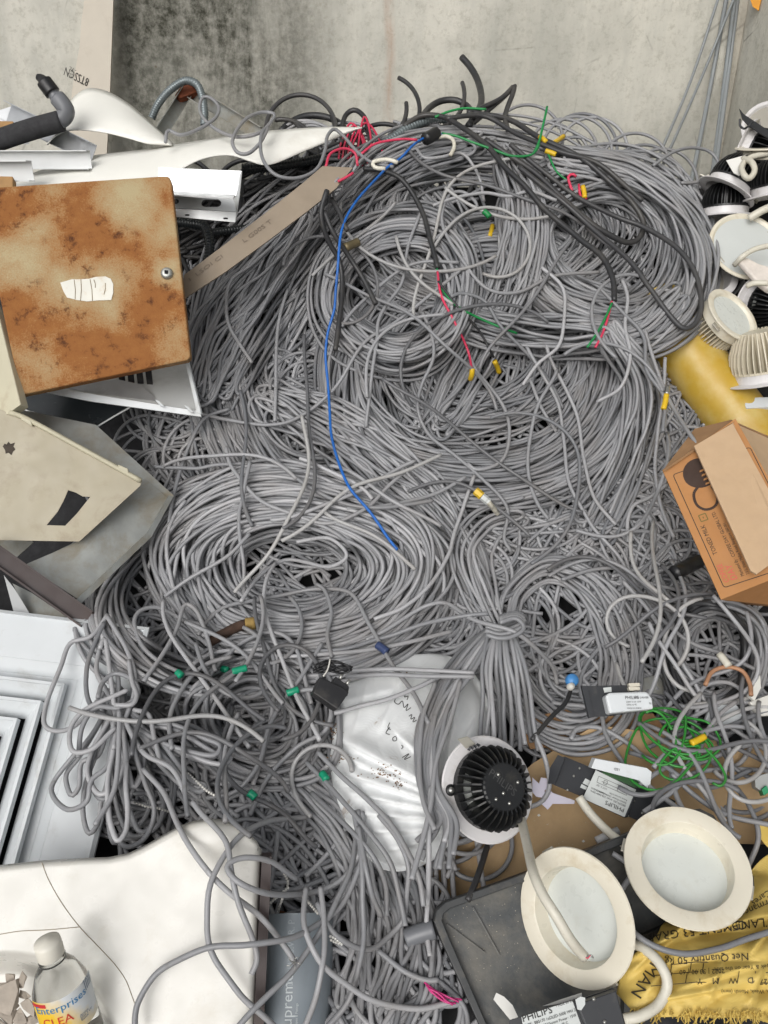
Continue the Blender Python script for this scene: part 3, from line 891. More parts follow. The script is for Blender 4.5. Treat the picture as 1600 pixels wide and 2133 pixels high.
# galvanised steel box: inner face and long lipped side
gb_ = thing("steel_trough", "galvanised steel trough with folded lips behind the beige door", "trough", P3(250, 1230, 1.4))
mk("back_web", *slab(PL(250, 950, 1.44, (.2, .35, .9)), [(30, 850), (200, 885), (362, 1032), (345, 1046), (290, 1004), (30, 868)], .002), GALV, gb_)
plc = PL(250, 1120, 1.375, (.35, .3, .88))
mk("side_web", *slab(plc, [(294, 1000), (304, 998), (352, 1040), (312, 1112), (166, 1250), (52, 1176), (165, 1128)], .002), GALV, gb_)
mk("lip", *slab(PL(330, 1080, 1.37, (.6, .1, .8)), [(352, 1032), (362, 1033), (316, 1118), (160, 1266), (150, 1258), (308, 1108)], .003), GALV, gb_)
mk("inner_fold", *slab(PL(140, 1160, 1.36, (-.2, .6, .75)), [(165, 1128), (300, 1004), (308, 1010), (86, 1208), (52, 1182)], .0015, up=.003), GALV, gb_)
mk("end_web", *slab(PL(60, 1150, 1.39, (.2, .5, .8)), [(-40, 1120), (60, 1120), (70, 1130), (36, 1160), (-40, 1128)], .002), GALV, gb_)

# beige enclosure door with a torn opening
pl = PL(150, 1000, 1.335, (.18, .05, .98))
bd = mk("cabinet_door", *slab(pl, [(-60, 836), (46, 868), (296, 1001), (292, 1012), (165, 1128), (-60, 1124)], .0025, holes=[[(142, 1021), (158, 1026), (172, 1034), (188, 1035), (160, 1070), (136, 1095), (97, 1094), (120, 1066), (132, 1044)]]), BEIGE)
tag(bd, "beige enamelled cabinet door with square torn hole and rusty hinges", "door")
V, F = tube(np.array([pl.hit(*p, .002) for p in smooth_path([(20, 859), (46, 868), (170, 934), (294, 1002)], 12)]), .0045, 8); mk("rolled_edge", V, F, CREAMP, bd, smooth=True)
for a in ((45, 866, 68, 879), (247, 968, 268, 977)):
    V, F = slab(pl, [(a[0], a[1]), (a[2], a[3]), (a[2] + 2, a[3] + 11), (a[0] + 1, a[1] + 9)], .006, up=.007); mk("hinge", V, F, CREAMP, bd, bevel=.0015)
V, F = slab(pl, [(6, 930), (10, 924), (14, 926), (18, 920), (22, 925), (31, 922), (28, 930), (32, 936), (27, 941), (24, 948), (18, 943), (12, 945), (11, 938)], .0006, up=.0008); mk("scorch_mark", V, F, M("scorch", (70, 62, 54), .9, var=.4, scale=90), bd)

# dark brown steel bar, broken grey tiles
V, F = rod(P3(-30, 1139, 1.28), P3(184, 1292, 1.26), .030, .03, usec(.030, .012, .003)); tag(mk("steel_bar", V, F, BROWNST), "dark brown steel angle bar slanting down to the white diffuser", "bar")
V, F = slab(PL(60, 1230, 1.30, (.2, .5, .85)), [(8, 1198), (30, 1226), (62, 1278), (30, 1280)], .004); tag(mk("metal_offcut", V, F, ALUW), "pale grey pointed metal offcut under the dark brown bar", "offcut")
V, F = slab(PL(80, 1250, 1.31, (-.1, .5, .85)), [(26, 1215), (66, 1235), (140, 1285), (60, 1285)], .004); tag(mk("metal_offcut", V, F, GALV), "brown grey metal offcut above the white diffuser", "offcut")

# white square air diffuser
pl = PL(150, 1500, 1.19, (.06, .42, .9))
Md = pl.frame((309, 1308), (0, 1271))
df = thing("air_diffuser", "white square ceiling air diffuser with nested louvers and dark gaps", "diffuser", matrix=Md)
S = .60
def sq(a, za, b, zb, t=.0025):
    def ring(c, z): return [(c, c, z), (S - c, c, z), (S - c, S - c, z), (c, S - c, z)]
    V = np.array(ring(a, za) + ring(b, zb) + ring(b, zb - t) + ring(a, za - t)); i = np.arange(4); j = (i + 1) % 4
    return V, [np.stack([k * 4 + i, k * 4 + j, ((k + 1) % 4) * 4 + j, ((k + 1) % 4) * 4 + i], 1)[:, ::-1] for k in range(4)]
mk("flange", *sq(.0, .0, .072, .0), WHITE, df, world=False)
mk("outer_lip", *sq(-.001, .0, .0045, .004, .006), WHITE, df, world=False)
mk("recess", *sq(.0722, .0, .092, -.014), WHITE, df, world=False)
mk("inner_ledge", *sq(.0922, -.014, .112, -.014), WHITE, df, world=False)
a = .104
for k in range(5):
    mk("louver", *sq(a, .006 - k * .004, a + .0245, -.020 - k * .004), WHITE, df, world=False)
    mk("louver_edge", *sq(a - .001, .0065 - k * .004, a + .0035, .0068 - k * .004, .014), WHITE, df, world=False)
    a += .029
mk("louver", *sq(a, -.012, .298, -.02), WHITE, df, world=False)
V, F = box(S - .2, S - .2, .003, (S / 2, S / 2, -.06)); mk("backing", V, F, DARKGAP, df, world=False)
occupy([(-160, 1255), (0, 1270), (309, 1308), (155, 1795), (-160, 1900)], pl.depth)

# cream moulded wash basin top
plb = PL(300, 1950, .955, (.02, .34, .94))
_tx = [-120, 0, 90, 160, 230, 270, 300, 335, 370, 400, 430, 460, 490, 515, 535, 547]
_ty = [1806, 1802, 1792, 1788, 1785, 1776, 1762, 1742, 1722, 1711, 1705, 1706, 1716, 1732, 1752, 1778]
nx, ny = 110, 90
us = np.linspace(0, 1, nx) ** .9; vs_ = np.linspace(0, 1, ny)
Ug, Vg = np.meshgrid(us, vs_)
xr = 546 - 18 * Vg
X = -120 + (xr + 120) * Ug
Yt = np.interp(X + 18 * Vg * Ug, _tx, _ty)
kk = np.ones(3) / 3; 
Y = Yt + (2240 - Yt) * Vg
dpt = plb.depth(X, Y)
rho = np.sqrt(((X - 15) / 232.0) ** 2 + ((Y - 2185) / 205.0) ** 2)
bowl = .075 * np.clip((1.0 - rho) / .22, 0, 1) ** .8
ss = np.clip((1.0 - rho) / .12, 0, 1); bowl *= ss * ss * (3 - 2 * ss) * .4 + .6 * ss
edge = np.minimum((xr - X) / 14.0, (Y - Yt) / 12.0); edge = np.clip(1 - edge, 0, 1) ** 2 * .012
hump = -.012 * np.exp(-((X - 440) / 90.0) ** 2 - ((Y - 1740) / 60.0) ** 2)
DB = dpt + bowl + edge + hump
bs = thing("wash_basin", "cream moulded basin top with round bowl below the diffuser, cables across it", "basin", P3(300, 2100, 1.0))
G = P3(X, Y, DB)
V, F = solid_grid(G, .022); mk("basin_top", V, F, CREAM, bs, smooth=True)
V, F = rod(P3(556, 1780, .99), P3(534, 2240, .93), .012, .03); mk("edge_strip", V, F, BROWNST, bs)
def on_basin(px, py):
    return plb.depth(px, py) + 0 * px
for sp in ([(87, 1796), (100, 1830), (128, 1880), (166, 1931), (205, 1972), (240, 2010), (262, 2042), (276, 2078), (284, 2100)], [(-20, 1950), (40, 1940), (100, 1937), (166, 1931)]):
    q = smooth_path(sp, 6); V, F = tube(P3(q[:, 0], q[:, 1], on_basin(q[:, 0], q[:, 1]) - .0003), .0005, 5); mk("seam", V, F, M("seam_dirt", (150, 138, 118), .9), bs)
V, F = lathe([(.0001, .0012), (.004, .001), (.0042, -.002)], 14); mk("bolt_hole", xf(plb.frame((531, 1770), (540, 1770)), V), F, DARKGAP, bs)
occupy([(-160, 1806), (90, 1792), (230, 1785), (300, 1762), (370, 1722), (430, 1705), (490, 1716), (545, 1775), (530, 2300), (-160, 2300)], lambda x, y: plb.depth(x, y) - .004 - .013 * np.exp(-((x - 440) / 90.0) ** 2 - ((y - 1740) / 60.0) ** 2))

# debris in the bowl
STONE = M("plaster_rubble", (168, 158, 146), .95, var=.2, scale=40, dirt=(110, 100, 90), dirt_amt=.5, bump=.6)
stone_spots = [(22, 2070, 34), (45, 2045, 18), (8, 2110, 26), (58, 2095, 20), (40, 2120, 24), (-14, 2080, 22), (66, 2125, 15), (20, 2040, 13), (4, 2060, 14), (30, 2098, 12), (75, 2105, 10), (52, 2072, 12), (-5, 2140, 26), (95, 2130, 12)]
stone_words = ["largest flat plaster chunk in the basin bowl", "pale pointed plaster chunk at the top of the rubble in the bowl"]
for i, (px, py, s_) in enumerate(stone_spots):
    bm = bmesh.new(); bmesh.ops.create_icosphere(bm, subdivisions=1, radius=1)
    for v in bm.verts: v.co = Vector([round(c_ * 1.6 + random.uniform(-.5, .5)) / 1.6 + random.uniform(-.14, .14) for c_ in v.co])
    V = np.array([v.co[:] for v in bm.verts]); F = np.array([[v.index for v in f.verts] for f in bm.faces]); bm.free()
    m = frame_n(px, py, float(plb.depth(px, py)) + .03 - s_ * .0003, (random.uniform(-.3, .3), random.uniform(0, .6), 1), random.uniform(0, 6))
    r = s_ * .95 / FPX
    o = mk("plaster_chunk", xf(m, V * (r, r * .75, r * .35)), [F], STONE)
    tag(o, stone_words[i] if i < 2 else "grey plaster crumb lying in the basin bowl beside the bottle", "rubble", "plaster rubble in the basin bowl")

# plastic bottle lying in the bowl
p0, p1 = P3(186, 2250, .915), P3(97, 1958, .878)
Mb, L = axis_frame(p0, p1)
PETM = NT("clear_plastic"); PETM.set(col=(.80, .81, .80), rough=.06, trans=.97, ior=1.18, spec=.4); PETM = PETM.m
bt = thing("plastic_bottle", "used clear plastic bottle with white cap and torn printed label", "bottle", matrix=Mb)
R = .0310
V, F = lathe([(.0001, 0), (R * .8, .001), (R, .01), (R, .045), (R * .97, .055), (R, .065), (R, L - .064), (R * .95, L - .056), (R * .72, L - .038), (R * .46, L - .026), (R * .36, L - .020), (R * .36, L - .004)], 40); mk("bottle_body", V, F, PETM, bt, smooth=True, world=False)
V, F = lathe([(R * .94, .004), (R * .95, .05), (R * .95, L * .30), (.0001, L * .33)], 30); mk("residue", V, F, M("bottle_residue", (150, 144, 134), .9, var=.25, scale=60), bt, smooth=True, world=False)
V, F = lathe([(R * .44, L - .021), (R * .47, L - .019), (R * .47, L - .006), (R * .45, L - .001), (.0001, L)], 36); mk("cap", V, F, M("white_cap", (216, 212, 200), .5, dirt=(150, 140, 120), dirt_amt=.4), bt, smooth=True, world=False)
V, F = lathe([(R * .36, L - .026), (R * .48, L - .026), (R * .48, L - .0225), (R * .36, L - .0225)], 36); mk("neck_ring", V, F, PETM, bt, world=False)
def label_mat():
    t = NT("printed_label"); v = t.obj
    sp = t.n("ShaderNodeSeparateXYZ", {0: v})
    f = t.math('ADD', t.math('MULTIPLY', sp.outputs[1], -14), t.math('MULTIPLY_ADD', sp.outputs[2], -11, 1.62))
    f = t.math('ADD', f, t.math('MULTIPLY_ADD', t.noise(50, 3, .6, v), .5, -.25))
    c = t.mix(t.ramp(f, .15, .6), lin((214, 218, 220)), lin((228, 188, 52)))
    t.set(col=c, rough=.45); return t.m
th = np.linspace(-1.25, 1.35, 36); z0, z1 = L * .47, L * .72
zz = np.linspace(0, 1, 8)
G = np.stack([np.stack([(R + .0006) * np.cos(th), (R + .0006) * np.sin(th), z0 + (z1 - z0) * q_ + .010 * th * 0], 1) for q_ in zz])
lb = mk("label", *gridmesh(G), label_mat(), bt, smooth=True, world=False)
def wrap(parts, mat, nm="lettering"):
    Vs, Fs, o = [], [], 0
    for s_, a0, z_, sz in parts:
        V, F = text2d(s_, sz); ang = a0 + V[:, 0] / R
        Vs.append(np.stack([(R + .0011) * np.cos(ang), (R + .0011) * np.sin(ang), z_ + V[:, 1]], 1)); Fs += [[i + o for i in f] for f in F]; o += len(V)
    mk(nm, np.concatenate(Vs), Fs, mat, lb, world=False)
wrap([("Enterprises", -1.12, L * 0.645, .0092)], M("blue_ink", (52, 128, 178), .5))
wrap([("CLEA", -.95, L * 0.560, .010), ("DL", -.55, L * 0.505, .010)], M("red_ink", (196, 60, 50), .5))
wrap([("Active", .30, L * 0.545, .003), ("Net 1 Ltr", .30, L * 0.530, .003), ("Batch", .30, L * 0.515, .003), ("|||||||", .75, L * 0.670, .008), ("A B C", .72, L * 0.710, .0035)], M("dark_blue_ink", (64, 90, 124), .5))
V, F = np.stack([(R + .0009) * np.cos(th[:9]), (R + .0009) * np.sin(th[:9]), np.full(9, 0)], 1), None
G = np.stack([V + (0, 0, L * 0.685), V + (0, 0, L * 0.710)]); mk("red_band", *gridmesh(G), M("label_red", (196, 52, 56), .5), lb, smooth=True, world=False)
# ------------------------------------------------------------------ right side and foreground
CARD = M("brown_cardboard", (172, 122, 74), .8, var=.06, scale=18, dirt=(140, 98, 60), dirt_amt=.25)
CARDI = M("pale_cardboard", (186, 158, 126), .85, var=.05, scale=24, dirt=(160, 132, 102), dirt_amt=.25, bump=.12, bscale=60)
CARDT = M("torn_cardboard", (150, 116, 82), .9, var=.15, scale=24, bump=.3)
HARD = M("hardboard", (178, 150, 112), .75, var=.07, scale=40, dirt=(130, 104, 74), dirt_amt=.3, dirt_scale=14)
TRAYM = M("dirty_black_plastic", (58, 61, 62), .45, var=.25, scale=14, dirt=(122, 116, 104), dirt_amt=.8, dirt_scale=10, bump=.2, bscale=160)
FIBRE = NT("yellow_fibreglass")
_v = FIBRE.obj
FIBRE.set(col=FIBRE.mix(FIBRE.ramp(FIBRE.noise(18, 5, .6, _v), .45, .75, 0, .6), FIBRE.mix(FIBRE.ramp(FIBRE.noise(4, 4, .6, _v), .3, .7), lin((176, 140, 44)), lin((196, 162, 66))), lin((206, 186, 128))), rough=FIBRE.ramp(FIBRE.noise(30, 4, .6, _v), .3, .7, .28, .5), sub=.08)
FIBRE = FIBRE.m
LENS = M("opal_lens", (206, 210, 205), .32, var=.03, scale=30, dirt=(186, 184, 172), dirt_amt=.25, dirt_scale=14)
LENSG = M("grey_lens", (158, 154, 144), .4, var=.04)
RINGC = M("cream_ring", (218, 212, 195), .35, var=.03, dirt=(180, 162, 126), dirt_amt=.45, dirt_scale=24)
RINGW = M("white_ring", (212, 210, 210), .35, var=.03, dirt=(150, 142, 130), dirt_amt=.45, dirt_scale=24)
FINB = M("black_heatsink", (26, 27, 28), .42, var=.2, dirt=(84, 80, 72), dirt_amt=.25, dirt_scale=40)
FINC = M("cream_heatsink", (206, 198, 178), .45, var=.05, dirt=(150, 138, 112), dirt_amt=.3, dirt_scale=30)
PAPER = M("lavender_paper", (206, 202, 216), .85, var=.05)
PAPERW = M("white_paper", (220, 219, 214), .85, var=.04)
LABEL = M("printed_sticker", (196, 200, 198), .5, var=.03)
PCB = M("circuit_board", (52, 84, 52), .4, var=.2, scale=60)

# cardboard milk carton
cb = thing("cardboard_box", "open brown milk carton with printed coffee pot lying on the cables", "box", P3(1480, 1240, 1.4))
def slab3(P, thick):
    """planar-ish polygon of world points, thickened away from the viewer"""
    P = np.array(P); n = np.zeros(3)
    for i in range(len(P)): n += np.cross(P[i] - P.mean(0), P[i - 1] - P.mean(0))
    n /= np.linalg.norm(n)
    if np.dot(n, CAM - P.mean(0)) < 0: n = -n
    m = len(P); V = np.concatenate([P, P - n * thick]); i = np.arange(m); j = (i + 1) % m
    return V, [list(range(m)), list(range(2 * m - 1, m - 1, -1)), np.stack([j, i, i + m, j + m], 1)]
pf = PL(1450, 1090, 1.265, (-.30, .30, .90))
face = [(1380, 979), (1532, 872), (1700, 1170), (1502, 1249)]
mk("printed_side", *slab(pf, face, .004), CARD, cb)
q = lambda px, py, d: P3(px, py, d)
hinge0, hinge1 = pf.hit(1532, 872, .002), pf.hit(1700, 1170, .002)
mk("folded_flap", *slab3([q(1526, 882, float(pf.depth(1526, 882)) - .006), q(1610, 1036, float(pf.depth(1610, 1036)) - .006), q(1640, 1150, float(pf.depth(1640, 1150)) - .02), q(1576, 1196, float(pf.depth(1576, 1196)) - .026), q(1564, 1189, float(pf.depth(1564, 1189)) - .026), q(1446, 929, float(pf.depth(1446, 929)) - .02)], .004), CARDI, cb)
mk("end_flap", *slab3([q(1382, 978, 1.295), q(1447, 893, 1.350), q(1524, 874, 1.310), q(1530, 878, 1.295)], .004), CARDT, cb)
mk("inner_side", *slab3([q(1526, 880, 1.295), q(1640, 930, 1.380), q(1720, 1100, 1.320), q(1616, 1040, 1.250)], .004), CARDI, cb)
mk("far_flap", *slab3([q(1522, 876, 1.305), q(1640, 926, 1.390), q(1640, 960, 1.410), q(1528, 884, 1.320)], .004), CARDT, cb)
mk("lower_side", *slab3([q(1502, 1249, float(pf.depth(1502, 1249))), q(1700, 1170, float(pf.depth(1700, 1170))), q(1700, 1270, 1.380), q(1532, 1258, 1.380)], .004), CARD, cb)
Mb_ = pf.frame((1500, 1247), (1380, 979), 0)
sc = np.linalg.norm(pf.hit(1500, 1247) - pf.hit(1380, 979)); W_ = np.linalg.norm(pf.hit(1532, 872) - pf.hit(1380, 979))
# local frame: x runs up the long edge, y runs towards the left outside -> use -y across the face
R_, A_ = .012, np.linspace(0, PI / 2, 5)
def rr(x0, y0, x1, y1, r):
    return [(x1 - r + r * math.sin(t), y0 + r - r * math.cos(t)) for t in A_] + [(x1 - r + r * math.cos(t), y1 - r + r * math.sin(t)) for t in A_] + [(x0 + r - r * math.sin(t), y1 - r + r * math.cos(t)) for t in A_] + [(x0 + r - r * math.cos(t), y0 + r - r * math.sin(t)) for t in A_]
fr = rr(.014, -W_ * .96, sc - .014, -.012, .004)
V, F = lines2d([fr + fr[:1]], .0012); mk("printed_frame", xf(Mb_, np.c_[V, np.full(len(V), .0004)]), F, INK, cb)
BRINK = M("dark_brown_ink", (62, 46, 38), .8); PINKI = M("pink_ink", (196, 88, 82), .8)
# coffee pot emblem: body, handle ring, lid knob
def polyring(pts, w):
    V, F = lines2d([pts], w); return V, F
k_ = sc / 294.0
cx, cy = 257 * k_, -66 * k_
body = [(cx + k_ * (36 if math.cos(t) > 0 else 30) * math.cos(t), cy + k_ * 34 * math.sin(t)) for t in np.linspace(0, 2 * PI, 28, endpoint=False)]
V, F = prism2(body, .0003, .0005); em = mk("printed_emblem", xf(Mb_, V), F, BRINK, cb)
hp = smooth_path([(232 * k_, -50 * k_), (222 * k_, -38 * k_), (196 * k_, -34 * k_), (181 * k_, -46 * k_), (182 * k_, -66 * k_), (200 * k_, -78 * k_), (224 * k_, -76 * k_)], .003)
V, F = lines2d([[tuple(p) for p in hp]], 5.5 * k_); mk("printed_handle", xf(Mb_, np.c_[V, np.full(len(V), .0006)]), F, BRINK, em)
for m_ in range(4):
    x_ = (262 - m_ * 10) * k_; V, F = prism2([(x_, -86 * k_), (x_ + 4 * k_, -86 * k_), (x_ + 3 * k_, -68 * k_ ), (x_ - k_, -66 * k_)], .0006, .0008); mk("printed_slot", xf(Mb_, V), F, CARD, em)
letter_plane("lettering", [("TONED MILK", 86 * k_, -31 * k_, 9 * k_, 0, .9), ("COFFEE DAY GLOBAL LTD.", 70 * k_, -60 * k_, 7.4 * k_, 0, .82), ("Marketed By :", 28 * k_, -60 * k_, 7 * k_, 0, .72), ("23/2, Vittal Mallya Road, Bangalore 560 001,", 28 * k_, -70 * k_, 6 * k_, 0, .78), ("Karnataka, India.", 28 * k_, -79 * k_, 6 * k_, 0, .85)], Mb_, INK, cb)
letter_plane("lettering", [("COFFEE", 26 * k_, -30 * k_, 11 * k_, 0, .75), ("DAY", 26 * k_, -46 * k_, 13 * k_, 0, .9)], Mb_, PINKI, cb)
V, F = lines2d([[(160 * k_, -28 * k_), (174 * k_, -28 * k_), (174 * k_, -42 * k_), (160 * k_, -42 * k_), (160 * k_, -28 * k_)], [(165 * k_, -35 * k_), (169 * k_, -35 * k_)]], 2 * k_); mk("printed_mark", xf(Mb_, np.c_[V, np.full(len(V), .0005)]), F, M("olive_ink", (110, 100, 54), .8), cb)
occupy(face, pf.depth)

# yellow fibreglass tube
p0, p1 = P3(1352, 630, 1.665), P3(1640, 1010, 1.545)
Mt, L = axis_frame(p0, p1); R = .062
V, F = lathe([(R - .005, 0), (R, 0), (R, L), (R - .005, L), (R - .005, 0)], 56)
yt = mk("fibreglass_tube", xf(Mt, V), F, FIBRE, matrix=Mt, smooth=True); tag(yt, "wide yellow fibreglass tube lying behind the milk carton", "tube")
yt.modifiers.new("edges", 'EDGE_SPLIT').split_angle = math.radians(50)
V, F = lathe([(.0001, .0006), (.004, .0005), (.0045, -.001)], 16)
mk("rivet_mark", xf(frame_n(1430, 662, 1.568, (.1, .2, 1)), V), F, CREAM, yt)
occupy([(1345, 715), (1425, 650), (1640, 900), (1640, 1100), (1500, 1000)], lambda x, y: np.full(x.shape, 1.55))

# ---------------- downlights
def downlight(label, px, py, depth, n, Rpx, ring=RINGC, lens=LENS, body=FINB, fins=24, hs=.05, inner=.72, deep=.020, hub=.42, back=False, spin=0.0, domed=True, clips=True, lettered=False, can=None, group="round downlights"):
    """ceiling downlight: z axis is the side the light leaves from"""
    m = frame_n(px, py, depth, n, spin); R = Rpx * depth / FPX
    t = thing("downlight", label, "downlight", matrix=m, group=group)
    V, F = lathe([(R * inner, -.0035), (R * .97, -.0035), (R, -.002), (R * .99, 0), (R * inner + .002, .001), (R * inner, 0), (R * (inner - .05), -deep), (R * inner + .002, -deep), (R * inner + .002, -.0035)], 56)
    mk("ring", V, F, ring, t, smooth=True, world=False).modifiers.new("edges", 'EDGE_SPLIT').split_angle = math.radians(35)
    V, F = lathe([(R * (inner - .04), -deep + .0005), (R * .3, -deep + .0012), (.0001, -deep + .0013)], 48); mk("lens", V, F, lens, t, smooth=True, world=False)
    b0 = -max(deep, .012)
    if can:
        V, F = lathe([(R * (inner + .1), -.003), (R * (inner + .1), b0 - can), (R * inner * .9, b0 - can - .006), (.0001, b0 - can - .006)], 48); mk("housing", V, F, ring, t, smooth=True, world=False).modifiers.new("edges", 'EDGE_SPLIT').split_angle = math.radians(35)
        b0 -= 0
    V, F = lathe([(R * .64, -.004 if back else b0), (R * .77, -.004 if back else b0), (R * .77, b0 - .004), (R * .64, b0 - .004)], 48); mk("heatsink_base", V, F, body, t, world=False)
    V, F = lathe([(R * hub, b0), (R * hub, b0 - hs + .002), (R * (hub - .03), b0 - hs), (.0001, b0 - hs)], 40); hb = mk("heatsink_hub", V, F, body, t, smooth=True, world=False)
    hb.modifiers.new("edges", 'EDGE_SPLIT').split_angle = math.radians(40)
    if domed: prof = [(R * (hub - .03), b0), (R * .78, b0), (R * .80, b0 - hs * .25), (R * .76, b0 - hs * .5), (R * .64, b0 - hs * .8), (R * (hub + .05), b0 - hs * 1.02), (R * (hub - .03), b0 - hs * 1.02)]
    else: prof = [(R * (hub - .03), b0), (R * .80, b0), (R * .80, b0 - hs * .8), (R * .70, b0 - hs), (R * (hub - .03), b0 - hs)]
    V, F = prism2([(a, -b) for a, b in prof], -.0011, .0011)
    V = np.stack([V[:, 0], V[:, 2], -V[:, 1]], 1)
    me = raw_mesh("fin", V, F); me.materials.append(body)
    for k in range(fins):
        share("fin", me, t, Matrix.Rotation(2 * PI * k / fins, 4, 'Z'))
    if clips:
        for a in (.5, .5 + PI):
            V, F = box(.016, .018, .003, (R * .93, 0, -.010)); V2, F2 = box(.004, .018, .014, (R * .80, 0, -.010)); V, F = join((V, F), (V2, F2))
            c = mk("spring_clip", xf(Matrix.Rotation(a, 4, 'Z'), V), F, M_CLIP, t, world=False, bevel=.0008)
    if back:
        for a in (2.4, 4.1, .1):
            V, F = lathe([(.0001, .004), (.004, .003), (.0046, 0)], 14); s_ = mk("screw", xf(Matrix.Translation((R * .82 * math.cos(a), R * .82 * math.sin(a), -.004)) @ Matrix.Rotation(PI, 4, 'X'), V), F, STEEL, t, smooth=True, world=False)
            V, F = lathe([(.0001, .003), (.007, .003), (.008, 0)], 16); mk("screw_lug", xf(Matrix.Translation((R * .82 * math.cos(a), R * .82 * math.sin(a), -.003)) @ Matrix.Rotation(PI, 4, 'X'), V), F, body, t, smooth=True, world=False)
        for a, f in ((1.2, .25), (3.0, .3), (4.6, .3), (5.6, .3), (5.2, .12)):
            V, F = lathe([(.0001, .0018), (.0022, .001), (.0024, 0)], 12); mk("rivet", xf(Matrix.Translation((R * f * math.cos(a), R * f * math.sin(a), b0 - hs)) @ Matrix.Rotation(PI, 4, 'X'), V), F, STEEL, t, smooth=True, world=False)
    if lettered:
        V, F = text2d("PHILIPS", .0105); V = V - V.mean(0)
        V3 = xf(Matrix.Rotation(PI, 4, 'X'), np.c_[V, np.full(len(V), 0.0)]); V3 = xf(Matrix.Rotation(lettered, 4, 'Z'), V3) + (0, .004, b0 - hs - .0006)
        mk("lettering", V3, F, M("embossed_black", (64, 64, 64), .5), t, world=False)
    return t
M_CLIP = M("clip_steel", (186, 182, 170), .4, metal=.4, dirt=(120, 110, 92), dirt_amt=.3)

G_ = "discarded downlights stacked by the side wall"
downlight("white ringed downlight with grey lens at the top of the stack, cut by the frame", 1606, 262, 1.80, (-.25, .15, .95), 58, ring=RINGW, lens=LENSG, group=G_, deep=.006, inner=.86)
downlight("tilted black bodied downlight in front of the side wall's foot, topmost of the stack", 1552, 312, 1.77, (-.75, .45, -.45), 60, ring=RINGW, body=FINB, fins=26, hs=.07, domed=True, group=G_, spin=.3)
downlight("cream downlight lying face up near the top of the stack", 1606, 304, 1.70, (-.08, .88, .46), 70, group=G_, inner=.74, deep=.022)
downlight("black finned downlight on its face, its white rim slanting beside the hanging wires", 1512, 402, 1.72, (-.48, -.84, -.18), 62, ring=RINGW, fins=36, hs=.055, domed=True, group=G_, spin=1.0)
downlight("black finned downlight standing on its white rim at the stack's outer edge", 1618, 408, 1.68, (.15, -.95, -.22), 66, ring=RINGW, fins=36, hs=.05, group=G_)
downlight("black finned downlight wedged upright behind the large round panel light", 1508, 455, 1.75, (0, -.97, -.2), 62, ring=RINGW, fins=36, hs=.05, group=G_, clips=False)
downlight("large flat round panel light with pale grey lens in the stack", 1556, 512, 1.655, (.05, .28, .95), 80, lens=M("pale_grey_lens", (196, 200, 198), .4, var=.03), inner=.90, deep=.004, group=G_, hs=.03)
downlight("recessed downlight with shaded lens half behind the drooping cable coil", 1480, 566, 1.675, (.12, .30, .94), 62, ring=RINGW, lens=LENSG, inner=.76, deep=.028, group=G_, fins=34, hs=.045)
downlight("deep cream downlight with ribbed can and opal lens above the yellow tube", 1528, 655, 1.55, (.42, .42, .80), 66, ring=RINGC, body=FINC, fins=40, hs=.05, inner=.80, deep=.005, hub=.5, domed=False, group=G_, can=.012)
downlight("white ribbed downlight resting face down beside the yellow tube", 1592, 790, 1.55, (.25, -.93, -.25), 80, ring=RINGW, body=FINC, fins=34, hs=.075, hub=.45, domed=True, group=G_)
V, F = slab(PL(1590, 838, 1.53, (0, .5, .85)), [(1545, 828), (1640, 826), (1640, 846), (1556, 850)], .012); tag(mk("lamp_driver", V, F, WHITE, bevel=.002), "white slim lamp driver under the white ribbed downlight", "driver")
V, F = slab(PL(1590, 880, 1.56, (0, .4, .9)), [(1586, 850), (1640, 850), (1640, 905), (1590, 900)], .01); tag(mk("circuit_panel", V, F, PAPERW, bevel=.004), "pale round cornered part with a dark socket behind the yellow tube", "part")
downlight("dusty black finned downlight under the cloth scrap, its back to the viewer", 1578, 632, 1.66, (-.35, .35, -.85), 60, ring=RINGW, fins=30, hs=.05, group=G_, clips=False)
downlight("small cream downlight rim tucked behind the ribbed white downlight", 1600, 720, 1.64, (-.3, .5, .8), 50, ring=RINGC, lens=LENSG, group=G_, hs=.03)
# cloth, bracket, terminal on the stack
br2 = mk("steel_bracket", *slab(PL(1575, 262, 1.70, (-.3, .5, .8)), [(1540, 226), (1550, 238), (1568, 250), (1608, 276), (1608, 292), (1560, 262), (1546, 246)], .003), BLKM)
tag(br2, "thin black metal bracket sticking up from the top of the downlight stack", "bracket")
V, F = tube(pathpx([(1541, 248, 1.70), (1542, 262, 1.70), (1550, 268, 1.70), (1560, 262, 1.69), (1568, 254, 1.69)], 2), .0022, 6); mk("hook", V, F, BLKM, br2)
X_ = [(1538, 540), (1556, 535), (1580, 548), (1620, 560), (1620, 610), (1596, 600), (1580, 588), (1566, 572)]
V, F = slab(PL(1580, 565, 1.60, (.1, .4, .9)), X_, .012); tag(mk("cloth_scrap", V, F, M("grubby_cloth", (214, 206, 198), .95, var=.1, scale=60, dirt=(150, 136, 122), dirt_amt=.4, bump=.6), bevel=.004), "grubby white cloth scrap hanging over the stacked downlights", "cloth")
def air0(label, pts, mat, r, name="lamp_cable", cat="cable"):
    P = pathpx(pts, 5); V, F = tube(P, r, 8)
    return tag(mk(name, V, F, mat, smooth=True, tint=np.full(len(V), .5)), label, cat)
air0("cream cable crossing the large flat panel light", [(1530, 552, 1.62), (1545, 536, 1.60), (1570, 520, 1.60), (1610, 510, 1.60)], CREAMC, .0055)
air0("cream cable loop hanging over the slanting black finned downlight", [(1548, 330, 1.66), (1566, 338, 1.63), (1572, 356, 1.62), (1560, 372, 1.62), (1551, 366, 1.62), (1545, 348, 1.64), (1560, 330, 1.66), (1610, 318, 1.66)], CREAMC, .006)
